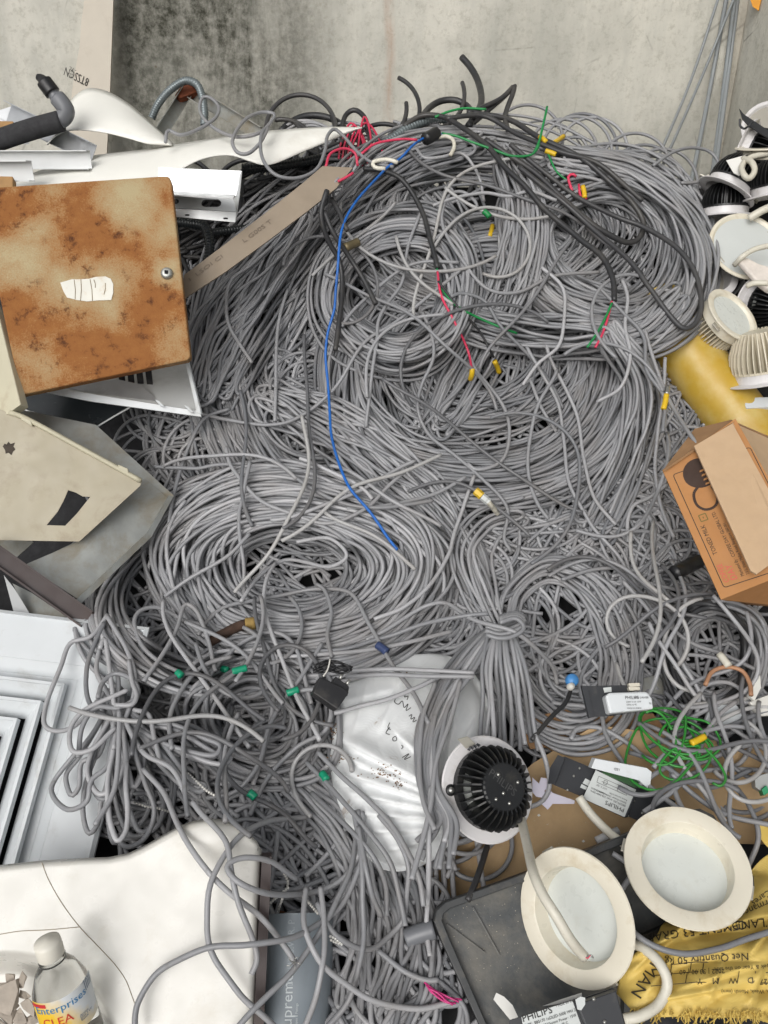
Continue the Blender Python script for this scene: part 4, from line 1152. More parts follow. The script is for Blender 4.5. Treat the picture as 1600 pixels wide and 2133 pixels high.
air0("short cream cable stub beside the deep cream downlight", [(1556, 596, 1.58), (1570, 590, 1.57), (1600, 590, 1.56)], CREAMC, .0055)
air0("long white strap slanting below the black finned downlights", [(1560, 455, 1.66), (1585, 440, 1.65), (1620, 425, 1.65)], CREAMC, .008)
V, F = slab(PL(1540, 345, 1.655, (-.3, .3, .9)), [(1513, 334), (1552, 323), (1556, 330), (1552, 350), (1540, 366), (1528, 360)], .0015); tag(mk("terminal_cover", V, F, PAPERW), "dusty white torn label card on the slanting black finned downlight", "card")

# ---------------- hardboard, torn cardboard
ph = PL(1100, 1700, 1.168, (0, .42, .9))
poly = [(872, 1783), (960, 1726), (1110, 1590), (1240, 1510), (1620, 1560), (1640, 1760), (1330, 1752), (1100, 1830), (935, 1888)]
tag(mk("hardboard_sheet", *slab(ph, poly, .005), HARD), "tan hardboard sheet under the black backed downlight and drivers", "board")
occupy(poly, ph.depth)
pt = PL(1150, 1540, 1.225, (.1, .5, .85))
poly = [(1080, 1500), (1180, 1478), (1262, 1520), (1232, 1548), (1190, 1566), (1180, 1585), (1140, 1556), (1105, 1560)]
tag(mk("torn_cardboard", *slab(pt, poly, .004), CARDT), "torn brown cardboard piece behind the black backed downlight", "cardboard"); occupy(poly, pt.depth)
pt = PL(1230, 1490, 1.245, (.1, .3, .95))
tag(mk("torn_cardboard", *slab(pt, [(1140, 1500), (1360, 1486), (1420, 1560), (1240, 1545)], .004), CARDT), "brown cardboard piece under the small white driver", "cardboard")
pp_ = PL(1150, 1655, 1.15, (0, .42, .9))
for lab, poly in (("larger torn lavender paper scrap beside the black driver plate", [(1142, 1640), (1150, 1652), (1196, 1668), (1195, 1675), (1150, 1675), (1140, 1687), (1128, 1676), (1140, 1664)]),
                  ("jagged lavender paper scrap against the downlight's white ring", [(1108, 1620), (1122, 1633), (1126, 1620), (1138, 1622), (1140, 1642), (1133, 1648), (1140, 1664), (1116, 1660), (1108, 1650)])):
    tag(mk("paper_scrap", *slab(pp_, poly, .0006, up=.004), PAPER), lab, "paper")
pp_ = PL(1260, 1740, 1.125, (0, .42, .9))
cn = mk("tube_connector", *tube(np.array([pp_.hit(*p, .006) for p in ((1240, 1752), (1252, 1746), (1264, 1740), (1286, 1730))]), .0055, 12), M("milky_plastic", (206, 206, 206), .3), smooth=True); tag(cn, "small milky plastic tube lying on the hardboard above the tray", "connector")
for i, (px, py) in enumerate(((1215, 1752), (1122, 1698), (1066, 1750), (1100, 1790), (955, 1810), (1310, 1622))):
    V, F = slab(PL(px, py, float(ph.depth(px, py)) - .002, (0, .42, .9)), [(px - 3, py), (px + 1, py - 3), (px + 4, py + 1), (px, py + 3)], .001); tag(mk("paper_crumb", V, F, PAPERW), "tiny pale crumb lying on the tan hardboard", "crumb", "crumbs on the hardboard")

# ---------------- black plastic tray
pk = PL(1200, 1900, 1.02, (0, .42, .9))
out = [(903, 1918), (908, 1895), (926, 1878), (1180, 1786), (1420, 1690), (1450, 1686), (1478, 1700), (1560, 1826), (1562, 1850), (1545, 1868), (1330, 1965), (1312, 1990), (1300, 2230), (1040, 2230), (920, 1962)]
def inset(poly, d):
    n = len(poly); c = []
    P = np.array(poly, float)
    for i in range(n):
        a, b, e = P[i - 1], P[i], P[(i + 1) % n]
        n1 = np.array([-(b - a)[1], (b - a)[0]]); n1 /= np.linalg.norm(n1); n2 = np.array([-(e - b)[1], (e - b)[0]]); n2 /= np.linalg.norm(n2)
        m = n1 + n2; m /= max(np.linalg.norm(m), .3); c.append(tuple(b + m * d))
    return c
ar = sum(out[i - 1][0] * out[i][1] - out[i][0] * out[i - 1][1] for i in range(len(out)))
sg = 1 if ar > 0 else -1
tr = thing("plastic_tray", "scuffed black plastic tray with raised rim under the cream downlights", "tray", P3(1150, 2100, 1.05))
mk("tray_floor", *slab(pk, inset(out, 4 * sg), .004), TRAYM, tr)
TRIM_ = M("tray_rim_plastic", (46, 48, 49), .5, var=.2, dirt=(110, 104, 94), dirt_amt=.5, dirt_scale=20)
mk("tray_rim", *slab(pk, out, .05, up=.016, holes=[inset(out, 17 * sg)]), TRIM_, tr, bevel=.004)
V, F = rod(pk.hit(985, 1890, .002), pk.hit(1040, 1990, .002), .002, .003); mk("rib", V, F, TRAYM, tr)
V, F = rod(pk.hit(930, 1925, .002), pk.hit(1010, 1985, .002), .002, .003); mk("rib", V, F, TRAYM, tr)
occupy(out, lambda x, y: pk.depth(x, y) - .01)

# grit and flakes on the tray and hardboard
GRIT = M("pale_grit", (176, 168, 152), .9, var=.25)
Vs, Fs, o_ = [], [], 0
for _ in range(260):
    if random.random() < .6: px, py, pl_ = random.gauss(1010, 60), random.gauss(1960, 70), pk
    else: px, py, pl_ = random.uniform(950, 1320), random.uniform(1700, 1860), ph
    if pl_ is pk and not inpoly(np.array([px]), np.array([py]), inset(out, 22 * sg))[0]: continue
    if pl_ is ph and not inpoly(np.array([px]), np.array([py]), [(890, 1783), (1110, 1600), (1600, 1600), (1330, 1735), (935, 1870)])[0]: continue
    r_ = random.uniform(.5, 1.5); a_ = random.uniform(0, 6)
    for k in range(4): Vs.append(pl_.hit(px + r_ * math.cos(a_ + k * 1.57) * random.uniform(.5, 1.3), py + r_ * .7 * math.sin(a_ + k * 1.57), .0006))
    Fs.append([o_, o_ + 1, o_ + 2, o_ + 3]); o_ += 4
tag(mk("grit", np.array(Vs), Fs, GRIT), "pale grit and flakes strewn over the tray and hardboard", "grit", kind="stuff")

# ---------------- three near downlights
downlight("black finned downlight lying face down on its white ring beside the sack", 1015, 1643, 1.085, (-.36, -.34, -.82), 107, ring=RINGW, body=FINB, fins=30, hs=.036, inner=.70, deep=.010, hub=.45, back=True, clips=False, lettered=-2.35, spin=0)
downlight("cream downlight propped on the tray with a cut cable laid across it", 1196, 1910, .965, (-.72, .14, .70), 136, inner=.72, deep=.022, fins=24, hs=.03, spin=1.75)
downlight("cream downlight resting on the tray beside the yellow cement sack", 1432, 1802, .985, (-.08, .74, .70), 128, ring=RINGC, inner=.72, deep=.024, fins=24, hs=.03, spin=2.3)
# spring clips on the black backed one
for px, py, a in ((976, 1556, .5), (1070, 1720, -2.4)):
    pass
cl = [o for o in bpy.data.objects if o.name.startswith("downlight") and "face down on its white ring" in o.get("label", "")][0]
pc = PL(980, 1550, 1.075, (.42, .05, .9))
mk("spring_clip", *slab(pc, [(954, 1540), (975, 1534), (992, 1550), (972, 1560)], .003), M_CLIP, cl, bevel=.0008)
V, F = tube(np.array([pc.hit(972 + k * 2.2, 1559 - k * .9 + 3 * math.sin(k * 2.0), .004) for k in range(12)]), .0016, 6); mk("spring", V, F, BLKM, cl)
V, F = tube(np.array([pc.hit(1062 + k * 1.8, 1727 - k * 1.4 + 3 * math.sin(k * 2.0), .004) for k in range(12)]), .0016, 6); mk("spring", V, F, BLKM, cl)

# ---------------- lamp drivers
pd = PL(1275, 1645, 1.14, (.02, .42, .9))
d1 = thing("lamp_driver", "black lamp driver plate with upside-down printed label on the hardboard", "driver", P3(1275, 1700, 1.15))
mk("mounting_plate", *slab(pd, [(1168, 1578), (1176, 1577), (1395, 1668), (1372, 1722), (1362, 1724), (1150, 1634)], .002, up=.004), BLKM, d1)
mk("end_flange", *slab(PL(1160, 1605, 1.135, (-.5, .4, .8)), [(1150, 1600), (1166, 1574), (1180, 1580), (1160, 1634), (1145, 1634)], .002, up=.008), BLKM, d1)
mk("end_flange", *slab(PL(1390, 1690, 1.135, (.4, .5, .8)), [(1388, 1664), (1402, 1670), (1384, 1708), (1372, 1704)], .006, up=.006), BLKM, d1)
mk("driver_case", *slab(pd, [(1240, 1602), (1326, 1645), (1302, 1704), (1213, 1664)], .012, up=.012), BLKM, d1, bevel=.001)
lbp = PL(1275, 1645, 1.14, (.02, .42, .9)); lbp.p0 = lbp.p0 + lbp.n * .0125
mk("label_sticker", *slab(lbp, [(1241, 1604), (1325, 1645), (1301, 1702), (1214, 1663)], .0004), LABEL, d1)
Mf = lbp.frame((1301, 1702), (1214, 1663), .0004)
letter_plane("lettering", [("PHILIPS", .003, -.0105, .0058, 0, 1.1), ("BBS270 LED driver 220-240V 50Hz", .003, -.0155, .0026), ("System Power 15W   Ta 45 C", .003, -.0195, .0026), ("Rated current 0.7A", .003, -.0235, .0024), ("MADE IN INDIA", .032, -.0195, .0024), ("LOT 3  QC", .034, -.0265, .0024)], Mf, INK, d1)
V, F = lines2d([[(.006, -.029), (.050, -.029), (.050, -.038), (.006, -.038), (.006, -.029)], [(.012, -.033), (.044, -.033)], [(.020, -.029), (.020, -.038)], [(.036, -.031), (.036, -.036), (.041, -.036), (.041, -.031), (.036, -.031)]], .0005); mk("printed_diagram", xf(Mf, np.c_[V, np.full(len(V), .0006)]), F, INK, d1)
mk("cover", *slab(PL(1295, 1608, 1.118, (.05, .2, .97)), [(1240, 1580), (1348, 1600), (1358, 1608), (1354, 1646), (1346, 1640), (1332, 1626), (1232, 1600)], .016), WHITE, d1, bevel=.002)
mk("circuit_board", *slab(PL(1300, 1628, 1.128, (.0, .6, .8)), [(1252, 1602), (1338, 1626), (1340, 1642), (1322, 1640), (1256, 1610)], .002), PCB, d1)
Mf = PL(1295, 1608, 1.118, (.05, .2, .97)).frame((1290, 1606), (1276, 1603), .0008); letter_plane("lettering", [("LED", .0, -.003, .0035)], Mf, INK, d1)
for px, py in ((1206, 1601), (1194, 1617), (1181, 1646), (1319, 1668), (1367, 1664), (1336, 1694), (1348, 1698), (1306, 1700)):
    V, F = lathe([(.0001, .0012), (.0016, .001), (.0018, 0)], 10); mk("rivet", xf(pd.frame((px, py), (px + 9, py), .0042), V), F, STEEL, d1, smooth=True)
for poly in ([(1218, 1622), (1233, 1630), (1228, 1640), (1212, 1632)], [(1210, 1634), (1222, 1640), (1219, 1646), (1207, 1641)]): mk("small_sticker", *slab(pd, poly, .0004, up=.0046), LABEL, d1)
occupy([(1150, 1634), (1170, 1578), (1395, 1668), (1370, 1724)], lambda x, y: pd.depth(x, y) - .01)

pd2 = PL(1290, 1462, 1.16, (.02, .35, .93))
d2 = thing("lamp_driver", "small white lamp driver on a black bracket beside the green wire", "driver", P3(1290, 1500, 1.24))
mk("mounting_plate", *slab(pd2, [(1210, 1429), (1312, 1427), (1316, 1440), (1350, 1480), (1260, 1492), (1224, 1494)], .002), BLKM, d2)
mk("driver_case", *slab(pd2, [(1254, 1452), (1264, 1446), (1340, 1444), (1349, 1456), (1352, 1480), (1262, 1489)], .022, up=.018), WHITE, d2, bevel=.003)
Mf = pd2.frame((1294, 1460), (1340, 1459), .0186); letter_plane("lettering", [("PHILIPS", 0, 0, .0046, 0, 1.0), ("LED DRIVER", .014, .0004, .0028), ("220V 0.1A 15W", .001, -.005, .0024), ("50Hz ta 45", .001, -.009, .0024), ("MADE IN INDIA", .001, -.014, .0022), ("N L", .034, -.008, .003)], Mf, INK, d2)
mk("sticker", *slab(pd2, [(1256, 1433), (1273, 1431), (1274, 1441), (1259, 1443)], .0006, up=.001), LABEL, d2)
for k in range(2): mk("terminal_block", *slab(pd2, [(1305, 1425 + k * 8), (1328, 1424 + k * 8), (1330, 1431 + k * 8), (1308, 1433 + k * 8)], .010, up=.010), M("cream_terminal", (206, 200, 184), .4), d2, bevel=.001)
mk("bent_tab", *slab(pd2, [(1210, 1429), (1222, 1429), (1236, 1494), (1226, 1496)], .006, up=.004), BLKM, d2)

pd3 = PL(1180, 2110, .905, (.0, .42, .9))
d3 = thing("lamp_driver", "black lamp driver with upright printed label at the bottom edge of the tray", "driver", P3(1180, 2140, .96))
mk("mounting_plate", *slab(pd3, [(1060, 2126), (1192, 2086), (1278, 2058), (1312, 2150), (1080, 2200)], .003), BLKM, d3)
mk("driver_case", *slab(pd3, [(1196, 2088), (1276, 2060), (1300, 2150), (1226, 2160)], .02, up=.016), BLKM, d3, bevel=.001)
mk("label_sticker", *slab(pd3, [(1086, 2118), (1192, 2084), (1230, 2190), (1100, 2200)], .0008, up=.001), LABEL, d3)
Mf = pd3.frame((1088, 2127), (1196, 2092), .0014)
letter_plane("lettering", [("PHILIPS", .0, -.001, .0072, 0, 1.15), ("TYPE : BBS170 1xDLED-5000 WH 220-240V/50Hz", .0, -.0065, .0030), ("System Power : 15W", .028, -.0115, .0028), ("BBS 15W 10CTX", .0, -.0115, .0028), ("Suitable luminaires", .0, -.016, .0028), ("MADE IN INDIA", .042, .003, .0028), ("Ta: 45 C", .036, -.016, .0028)], Mf, INK, d3)
mk("round_sticker", *slab(pd3, [(1192, 2078), (1202, 2072), (1212, 2074), (1212, 2088), (1204, 2100), (1196, 2098)], .0006, up=.017), LABEL, d3)
for px, py in ((1230, 2077), (1252, 2124)):
    V, F = lathe([(.0001, .0014), (.002, .001), (.0022, 0)], 10); mk("rivet", xf(pd3.frame((px, py), (px + 9, py), .0165), V), F, STEEL, d3, smooth=True)
tag(mk("paper_scrap", *slab(PL(1060, 2100, .945, (.1, .4, .9)), [(1034, 2068), (1050, 2076), (1068, 2094), (1080, 2120), (1064, 2126), (1046, 2104), (1028, 2082)], .0006), PAPERW), "torn white paper strip in the black tray beside the bottom driver", "paper")
tag(mk("paper_scrap", *slab(PL(1190, 2080, .925, (.0, .4, .9)), [(1130, 2096), (1168, 2082), (1212, 2068), (1212, 2076), (1170, 2090)], .0006), PAPERW), "narrow torn white paper sliver behind the bottom driver", "paper")

# ---------------- sacks
def blob(name, label, cat, poly, depth_fn, mat, rings=26, n=120, drop=.05, smooth=True):
    o = smooth_path(list(poly) + [poly[0]], 6)[:-1]
    o = np.stack([np.interp(np.linspace(0, len(o), n, endpoint=False), np.arange(len(o) + 1), np.r_[o[:, k], o[0, k]]) for k in range(2)], 1)
    c = o.mean(0); V, F = [], []
    fs = np.linspace(1, 0.02, rings)
    V.append(P3(c[0] + (o[:, 0] - c[0]) * .97, c[1] + (o[:, 1] - c[1]) * .97, depth_fn(o[:, 0], o[:, 1]) + drop))
    for f in fs:
        q = c + (o - c) * f; V.append(P3(q[:, 0], q[:, 1], depth_fn(q[:, 0], q[:, 1])))
    i = np.arange(n); j = (i + 1) % n
    for k in range(len(V) - 1): F.append(np.stack([k * n + i, k * n + j, (k + 1) * n + j, (k + 1) * n + i], 1)[:, ::-1])
    F.append(list(((len(V) - 1) * n + i)[::-1]))
    ob = mk(name, np.concatenate(V), F, mat, smooth=smooth)
    tag(ob, label, cat); occupy(poly, depth_fn); return ob

def fold(x, y, a, b, w, A, sharp=1.0):
    """a crease ridge from a to b: height on one side"""
    a = np.array(a, float); b = np.array(b, float); d = b - a; L = np.linalg.norm(d); d /= L
    t = ((x - a[0]) * d[0] + (y - a[1]) * d[1]) / L; s = (x - a[0]) * -d[1] + (y - a[1]) * d[0]
    e = np.clip(t * 4, 0, 1) * np.clip((1.25 - t) * 4, 0, 1)
    return A * e * np.where(s < 0, np.exp(-(s / (w * 1.8)) ** 2), np.exp(-(s / (w * .45)) ** 2))

def weave(name, col, dirt):
    t = NT(name); v = t.obj
    c = t.mix(t.ramp(t.noise(14, 5, .6, v), .3, .7), tuple(np.array(lin(col)) * .92), lin(col))
    c = t.mix(t.ramp(t.noise(16, 7, .72, v, .6), .62, .70, 0, .75), c, lin(dirt))
    w1 = t.n("ShaderNodeTexWave", {"Vector": v, "Scale": 260.0, "Distortion": 1.5}, wave_type='BANDS', bands_direction='X').outputs["Fac"]
    w2 = t.n("ShaderNodeTexWave", {"Vector": v, "Scale": 260.0, "Distortion": 1.5}, wave_type='BANDS', bands_direction='Z').outputs["Fac"]
    t.set(col=c, rough=.5, spec=.4); t.bump(t.math('ADD', t.math('MULTIPLY', t.math('ADD', w1, w2), .25), t.noise(45, 4, .6, v)), .22, .002)
    return t.m
def dw(x, y):
    r2 = ((x - 850) / 175.0) ** 2 + ((y - 1575) / 225.0) ** 2
    h = .05 + .055 * np.sqrt(np.clip(1.05 - r2, 0, 1.05))
    for a_, b_, w_, A_k in (((688, 1528), (905, 1640), 13, .016), ((692, 1566), (902, 1655), 8, .008), ((698, 1604), (902, 1670), 9, .011), ((708, 1650), (905, 1688), 7, .008), ((730, 1694), (905, 1708), 7, .008), ((756, 1734), (900, 1730), 7, .007),
                            ((770, 1400), (742, 1505), 10, .005), ((850, 1380), (800, 1500), 9, .006), ((905, 1395), (880, 1560), 9, .008), ((960, 1400), (930, 1600), 10, .008), ((700, 1470), (800, 1440), 8, .005), ((820, 1520), (900, 1600), 6, .005), ((1000, 1480), (915, 1640), 8, .008), ((780, 1780), (900, 1750), 7, .007)):
        h = h + fold(x, y, a_, b_, w_, A_k)
    h = h + .0012 * np.sin(x * .11 + y * .05) * np.sin(y * .07) + .0015 * np.abs(np.sin(.075 * x + .02 * y + 1.3 * np.sin(.05 * y)))
    return D0(x, y) - h
ws = blob("woven_sack", "white woven plastic sack with pen scribbles among the grey cables", "sack",
     [(700, 1500), (712, 1440), (760, 1385), (840, 1365), (950, 1372), (1010, 1440), (1018, 1560), (975, 1690), (905, 1790), (800, 1812), (725, 1720), (688, 1600)], dw, weave("white_woven_plastic", (226, 228, 228), (128, 98, 66)), rings=56, n=200)
def marks(name, parent, depth_fn, segs, w, mat, lift=.0012):
    V, F = lines2d(segs, w); return mk(name, P3(V[:, 0], V[:, 1], depth_fn(V[:, 0], V[:, 1]) - lift), F, mat, parent)
def px_text(name, parent, depth_fn, items, mat, lift=.0014):
    """lettering on a soft surface: (text, px, py, size_px, angle)"""
    Vs, Fs, o = [], [], 0
    for s_, x, y, sz, ang in items:
        V, F = text2d(s_, sz); c, s2 = math.cos(ang), math.sin(ang); vx, vy = V[:, 0], -V[:, 1]
        Vs.append(np.c_[x + vx * c - vy * s2, y + vx * s2 + vy * c]); Fs += [[i + o for i in f] for f in F]; o += len(V)
    V = np.concatenate(Vs)
    return mk(name, P3(V[:, 0], V[:, 1], depth_fn(V[:, 0], V[:, 1]) - lift), Fs, mat, parent)
scr = []
for pts in ([(834, 1445), (826, 1452), (822, 1462), (830, 1467), (838, 1460), (842, 1474), (850, 1466), (846, 1480), (856, 1474)], [(838, 1441), (846, 1444), (842, 1452), (850, 1450), (848, 1458)], [(852, 1492), (858, 1488), (856, 1498), (864, 1494), (860, 1504), (868, 1500)], [(806, 1523), (812, 1514), (804, 1527), (812, 1530)], [(812, 1505), (808, 1516), (814, 1520)], [(818, 1537), (824, 1534), (826, 1542), (819, 1543), (818, 1537)], [(836, 1552), (840, 1556), (836, 1560)], [(838, 1578), (852, 1570), (842, 1582), (856, 1576)]):
    scr.append([tuple(p) for p in smooth_path(pts, 2)])
marks("pen_scribble", ws, dw, scr, 1.5, INK)
sp = [[(700 + random.gauss(0, 14), 1577 + random.gauss(0, 5)) for _ in range(1)] for _ in range(40)]
SOIL = M("dried_mud", (118, 90, 62), .95, var=.3)
def specks(parent, fn, cx, cy, sx, sy, n, s=(1, 2.4)):
    Vs, Fs, o = [], [], 0
    for _ in range(n):
        x, y, r = random.gauss(cx, sx), random.gauss(cy, sy), random.uniform(*s)
        a = random.uniform(0, 6)
        for k in range(5): Vs.append((x + r * math.cos(a + k * 1.256) * random.uniform(.6, 1.3), y + r * .7 * math.sin(a + k * 1.256)))
        Fs.append(list(range(o, o + 5))); o += 5
    V = np.array(Vs); mk("mud_specks", P3(V[:, 0], V[:, 1], fn(V[:, 0], V[:, 1]) - .001), Fs, SOIL, parent)["kind"] = "stuff"
specks(ws, dw, 700, 1520, 8, 10, 46); specks(ws, dw, 712, 1578, 14, 4, 40); specks(ws, dw, 800, 1612, 18, 8, 50); specks(ws, dw, 850, 1400, 10, 6, 14); specks(ws, dw, 830, 1632, 10, 5, 24)

def dy(x, y):
    r2 = ((x - 1500) / 240.0) ** 2 + ((y - 2010) / 190.0) ** 2
    h = .05 + .05 * np.sqrt(np.clip(1.1 - r2, 0, 1.1))
    h = h + fold(x, y, (1290, 2010), (1480, 1900), 16, .012) + fold(x, y, (1380, 1960), (1620, 1900), 14, .010) + fold(x, y, (1400, 2060), (1600, 2000), 16, .008) + fold(x, y, (1340, 2090), (1500, 2060), 10, .006)
    h = h + .003 * np.sin((x * .5 + y) * .05 + np.sin(x * .02) * 2)
    h = h + .008 * np.abs(np.sin(.016 * x + .03 * y + 1.7 * np.sin(.014 * y - .010 * x))) + .002 * np.abs(np.sin(.05 * y - .02 * x + 2 * np.sin(.02 * x)))
    for a_, b_, w_, A_k in (((1300, 2040), (1420, 1930), 10, .010), ((1400, 1950), (1540, 1880), 9, .009), ((1560, 1990), (1640, 1880), 9, .010), ((1340, 2080), (1400, 2000), 8, .008), ((1480, 2090), (1500, 2010), 8, .007), ((1560, 2100), (1590, 2020), 8, .008)): h = h + fold(x, y, a_, b_, w_, A_k)
    h = h - .05 * np.exp(-((x - 1440) / 120.0) ** 2 - ((y - 1880) / 50.0) ** 2)
    return D0(x, y) - h
YS = weave("yellow_woven_plastic", (212, 184, 100), (150, 118, 62))
ys = blob("cement_sack", "crumpled yellow cement sack with upside-down black print and frayed hem", "sack",
     [(1284, 2070), (1300, 2010), (1370, 1945), (1380, 1925), (1450, 1895), (1530, 1872), (1560, 1820), (1600, 1780), (1680, 1760), (1700, 2140), (1560, 2122), (1440, 2118), (1330, 2112)], dy, YS, rings=56, n=200)
BI = M("black_print", (52, 46, 36), .7, var=.3)
px_text("lettering", ys, dy, [("CEMENT 53 GRADE", 1556, 1917, 19, PI - .13), ("PORTLAND", 1660, 1906, 19, PI - .1), ("Net Quantity 50 kg", 1560, 1985, 16, PI - .06), ("Performance Care", 1640, 1856, 15, PI - .4), ("Week & Year on the side", 1616, 2008, 9, PI - .06), ("D    W    M    Y", 1570, 2036, 13, PI - .02), ("2027", 1616, 2040, 12, PI), ("2022 | 53.00 | 60", 1510, 2018, 10, PI - .03), ("Date, Week, Month (mm)", 1620, 2062, 8, PI), ("Ultra Cares", 1640, 1826, 14, PI - .6)], BI)
px_text("lettering", ys, dy, [("MAN", 1356, 2002, 26, PI - 1.0)], BI)
marks("printed_table", ys, dy, [[(1372, 2012), (1450, 2004), (1600, 2008)], [(1362, 2032), (1450, 2024), (1600, 2026)], [(1356, 2054), (1450, 2046), (1600, 2048)]] + [[(x, 2024 - (x - 1480) * .01), (x - 4, 2047)] for x in (1400, 1432, 1466, 1500, 1540, 1574)] + [[(x, 2006), (x - 3, 2026)] for x in (1400, 1440, 1466)], 1.6, BI)
# frayed hem
Vs = []
for k in range(130):
    x = random.uniform(1318, 1640); y = 2106 + random.uniform(-6, 10); L_ = random.uniform(8, 30); a = PI / 2 + random.gauss(.1, .35)
    d = float(dy(np.array(x), np.array(y)))
    q_ = smooth_path([(x, y, (d - .004) * 400), (x + L_ * .5 * math.cos(a), y + L_ * .5 * math.sin(a), (d - .008) * 400), (x + L_ * math.cos(a + random.gauss(0, .3)), y + L_ * math.sin(a), (d + random.uniform(-.01, .02)) * 400)], 8)
    Vs.append(tube(P3(q_[:, 0], q_[:, 1], q_[:, 2] / 400), .0007, 4))
fy = mk("frayed_threads", *join(*Vs), YS, ys); fy["kind"] = "stuff"
# second fold of yellow sacking behind
def dy2(x, y): return D0(x, y) - .045 - .012 * np.sin((x + y) * .05) - .02 * np.clip(1 - ((x - 1600) / 60.0) ** 2, 0, 1)
blob("sack_scrap", "yellow sack scrap with a pink stitched edge near the downlight's rim", "sack", [(1572, 1722), (1600, 1712), (1660, 1720), (1660, 1790), (1606, 1770), (1588, 1752)], dy2, YS, rings=12, n=60, drop=.03)

# ---------------- grey pipe, wood, adapter
p0, p1 = P3(622, 1905, 1.045), P3(612, 2260, .955)
Mp, L = axis_frame(p0, p1); R = .0455
V, F = lathe([(R - .004, 0), (R, 0), (R, L), (R - .004, L), (R - .004, 0)], 56)
pv = mk("drain_pipe", xf(Mp, V), F, PVCG, matrix=Mp, smooth=True); tag(pv, "thick grey plastic drain pipe with printed white lettering beside the basin", "pipe")
pv.modifiers.new("edges", 'EDGE_SPLIT').split_angle = math.radians(50)
def pipe_text(items, mat):
    Vs, Fs, o = [], [], 0
    for s_, z_, ang0, sz, sx in items:
        V, F = text2d(s_, sz); ang = ang0 + V[:, 1] / R
        Vs.append(np.stack([(R + .0005) * np.cos(ang), (R + .0005) * np.sin(ang), z_ - V[:, 0] * sx], 1)); Fs += [[i + o for i in f] for f in F]; o += len(V)
    mk("lettering", np.concatenate(Vs), Fs, mat, pv, world=False)
pipe_text([("Supreme", .130, .10, .0135, .95), ("SWR Pipes & Fittings", .130, -.05, .003, .9)], M("pale_print", (196, 202, 204), .6))
pipe_text([("DN 110", .080, .10, .0075, .9), ("S.W.R. P", .045, .10, .0085, .9)], M("faded_print", (164, 172, 178), .6))
occupy([(548, 1925), (690, 1920), (690, 2260), (545, 2260)], lambda x, y: PL(620, 2060, .97, (0, .32, .95)).depth(x, y) )
V, F = slab(PL(640, 1925, 1.06, (.05, .5, .85)), [(574, 1893), (700, 1928), (712, 1944), (702, 1962), (580, 1920)], .02); tag(mk("wood_offcut", V, F, WOOD, bevel=.002), "brown wood offcut lying behind the grey drain pipe's end", "wood")
V, F = tube(pathpx([(846, 1955, 1.03), (872, 1945, 1.03), (905, 1935, 1.03)], 5), .012, 16); tag(mk("pipe_offcut", V, F, PVCD, smooth=True), "short grey pipe end in the cables beside the tray", "pipe")
V, F = slab(PL(735, 2105, 1.0, (.1, .4, .9)), [(726, 2106), (733, 2092), (746, 2100), (738, 2116)], .01); tag(mk("wood_chip", V, F, TAN), "small tan wood chip on the dirt below the cables", "wood")

ad = thing("power_adapter", "black two-pin power adapter with bundled cord on the white sack's corner", "power adapter", P3(690, 1480, 1.2))
pa = PL(690, 1440, 1.15, (.25, .35, .9))
mk("adapter_body", *slab(pa, [(664, 1412), (690, 1424), (712, 1434), (724, 1444), (700, 1480), (650, 1446)], .03, up=.012), BLKP, ad, bevel=.003)
mk("adapter_face", *slab(pa, [(697, 1410), (726, 1432), (722, 1452), (710, 1446), (690, 1424)], .022, up=.008), BLKP, ad, bevel=.002)
for a, b in (((706, 1417), (712, 1404)), ((720, 1428), (727, 1417))):
    V, F = tube(np.array([pa.hit(*a, .004), pa.hit((a[0] + b[0]) / 2, (a[1] + b[1]) / 2, .005), pa.hit(*b, .006)]), .0022, 8); mk("prong", V, F, STEEL, ad, smooth=True)
for k in range(9):
    q_ = [(650 + random.uniform(-4, 6), 1398 + random.uniform(-8, 8)), (672, 1384 + random.uniform(-6, 12)), (700, 1384 + random.uniform(-4, 16)), (726 + random.uniform(-4, 4), 1396 + random.uniform(-6, 6)), (700, 1398 + random.uniform(-6, 10)), (664, 1398 + random.uniform(-6, 8)), (650, 1404)]
    V, F = tube(np.array([pa.hit(x, y, .016 + .002 * math.sin(i + k)) for i, (x, y) in enumerate(smooth_path(q_, 5))]), .0015, 6); mk("cord", V, F, BLKP, ad, smooth=True)
V, F = tube(np.array([pa.hit(*p, .021) for p in smooth_path([(682, 1378), (680, 1390), (676, 1402), (668, 1414)], 4)]), .0012, 6); mk("twist_tie", V, F, CREAM, ad, smooth=True)

# charred stick on the big ring
cs = thing("charred_stick", "charred wooden stick end with pale tip lying on the lower ring of cable", "stick", P3(490, 1330, 1.35))
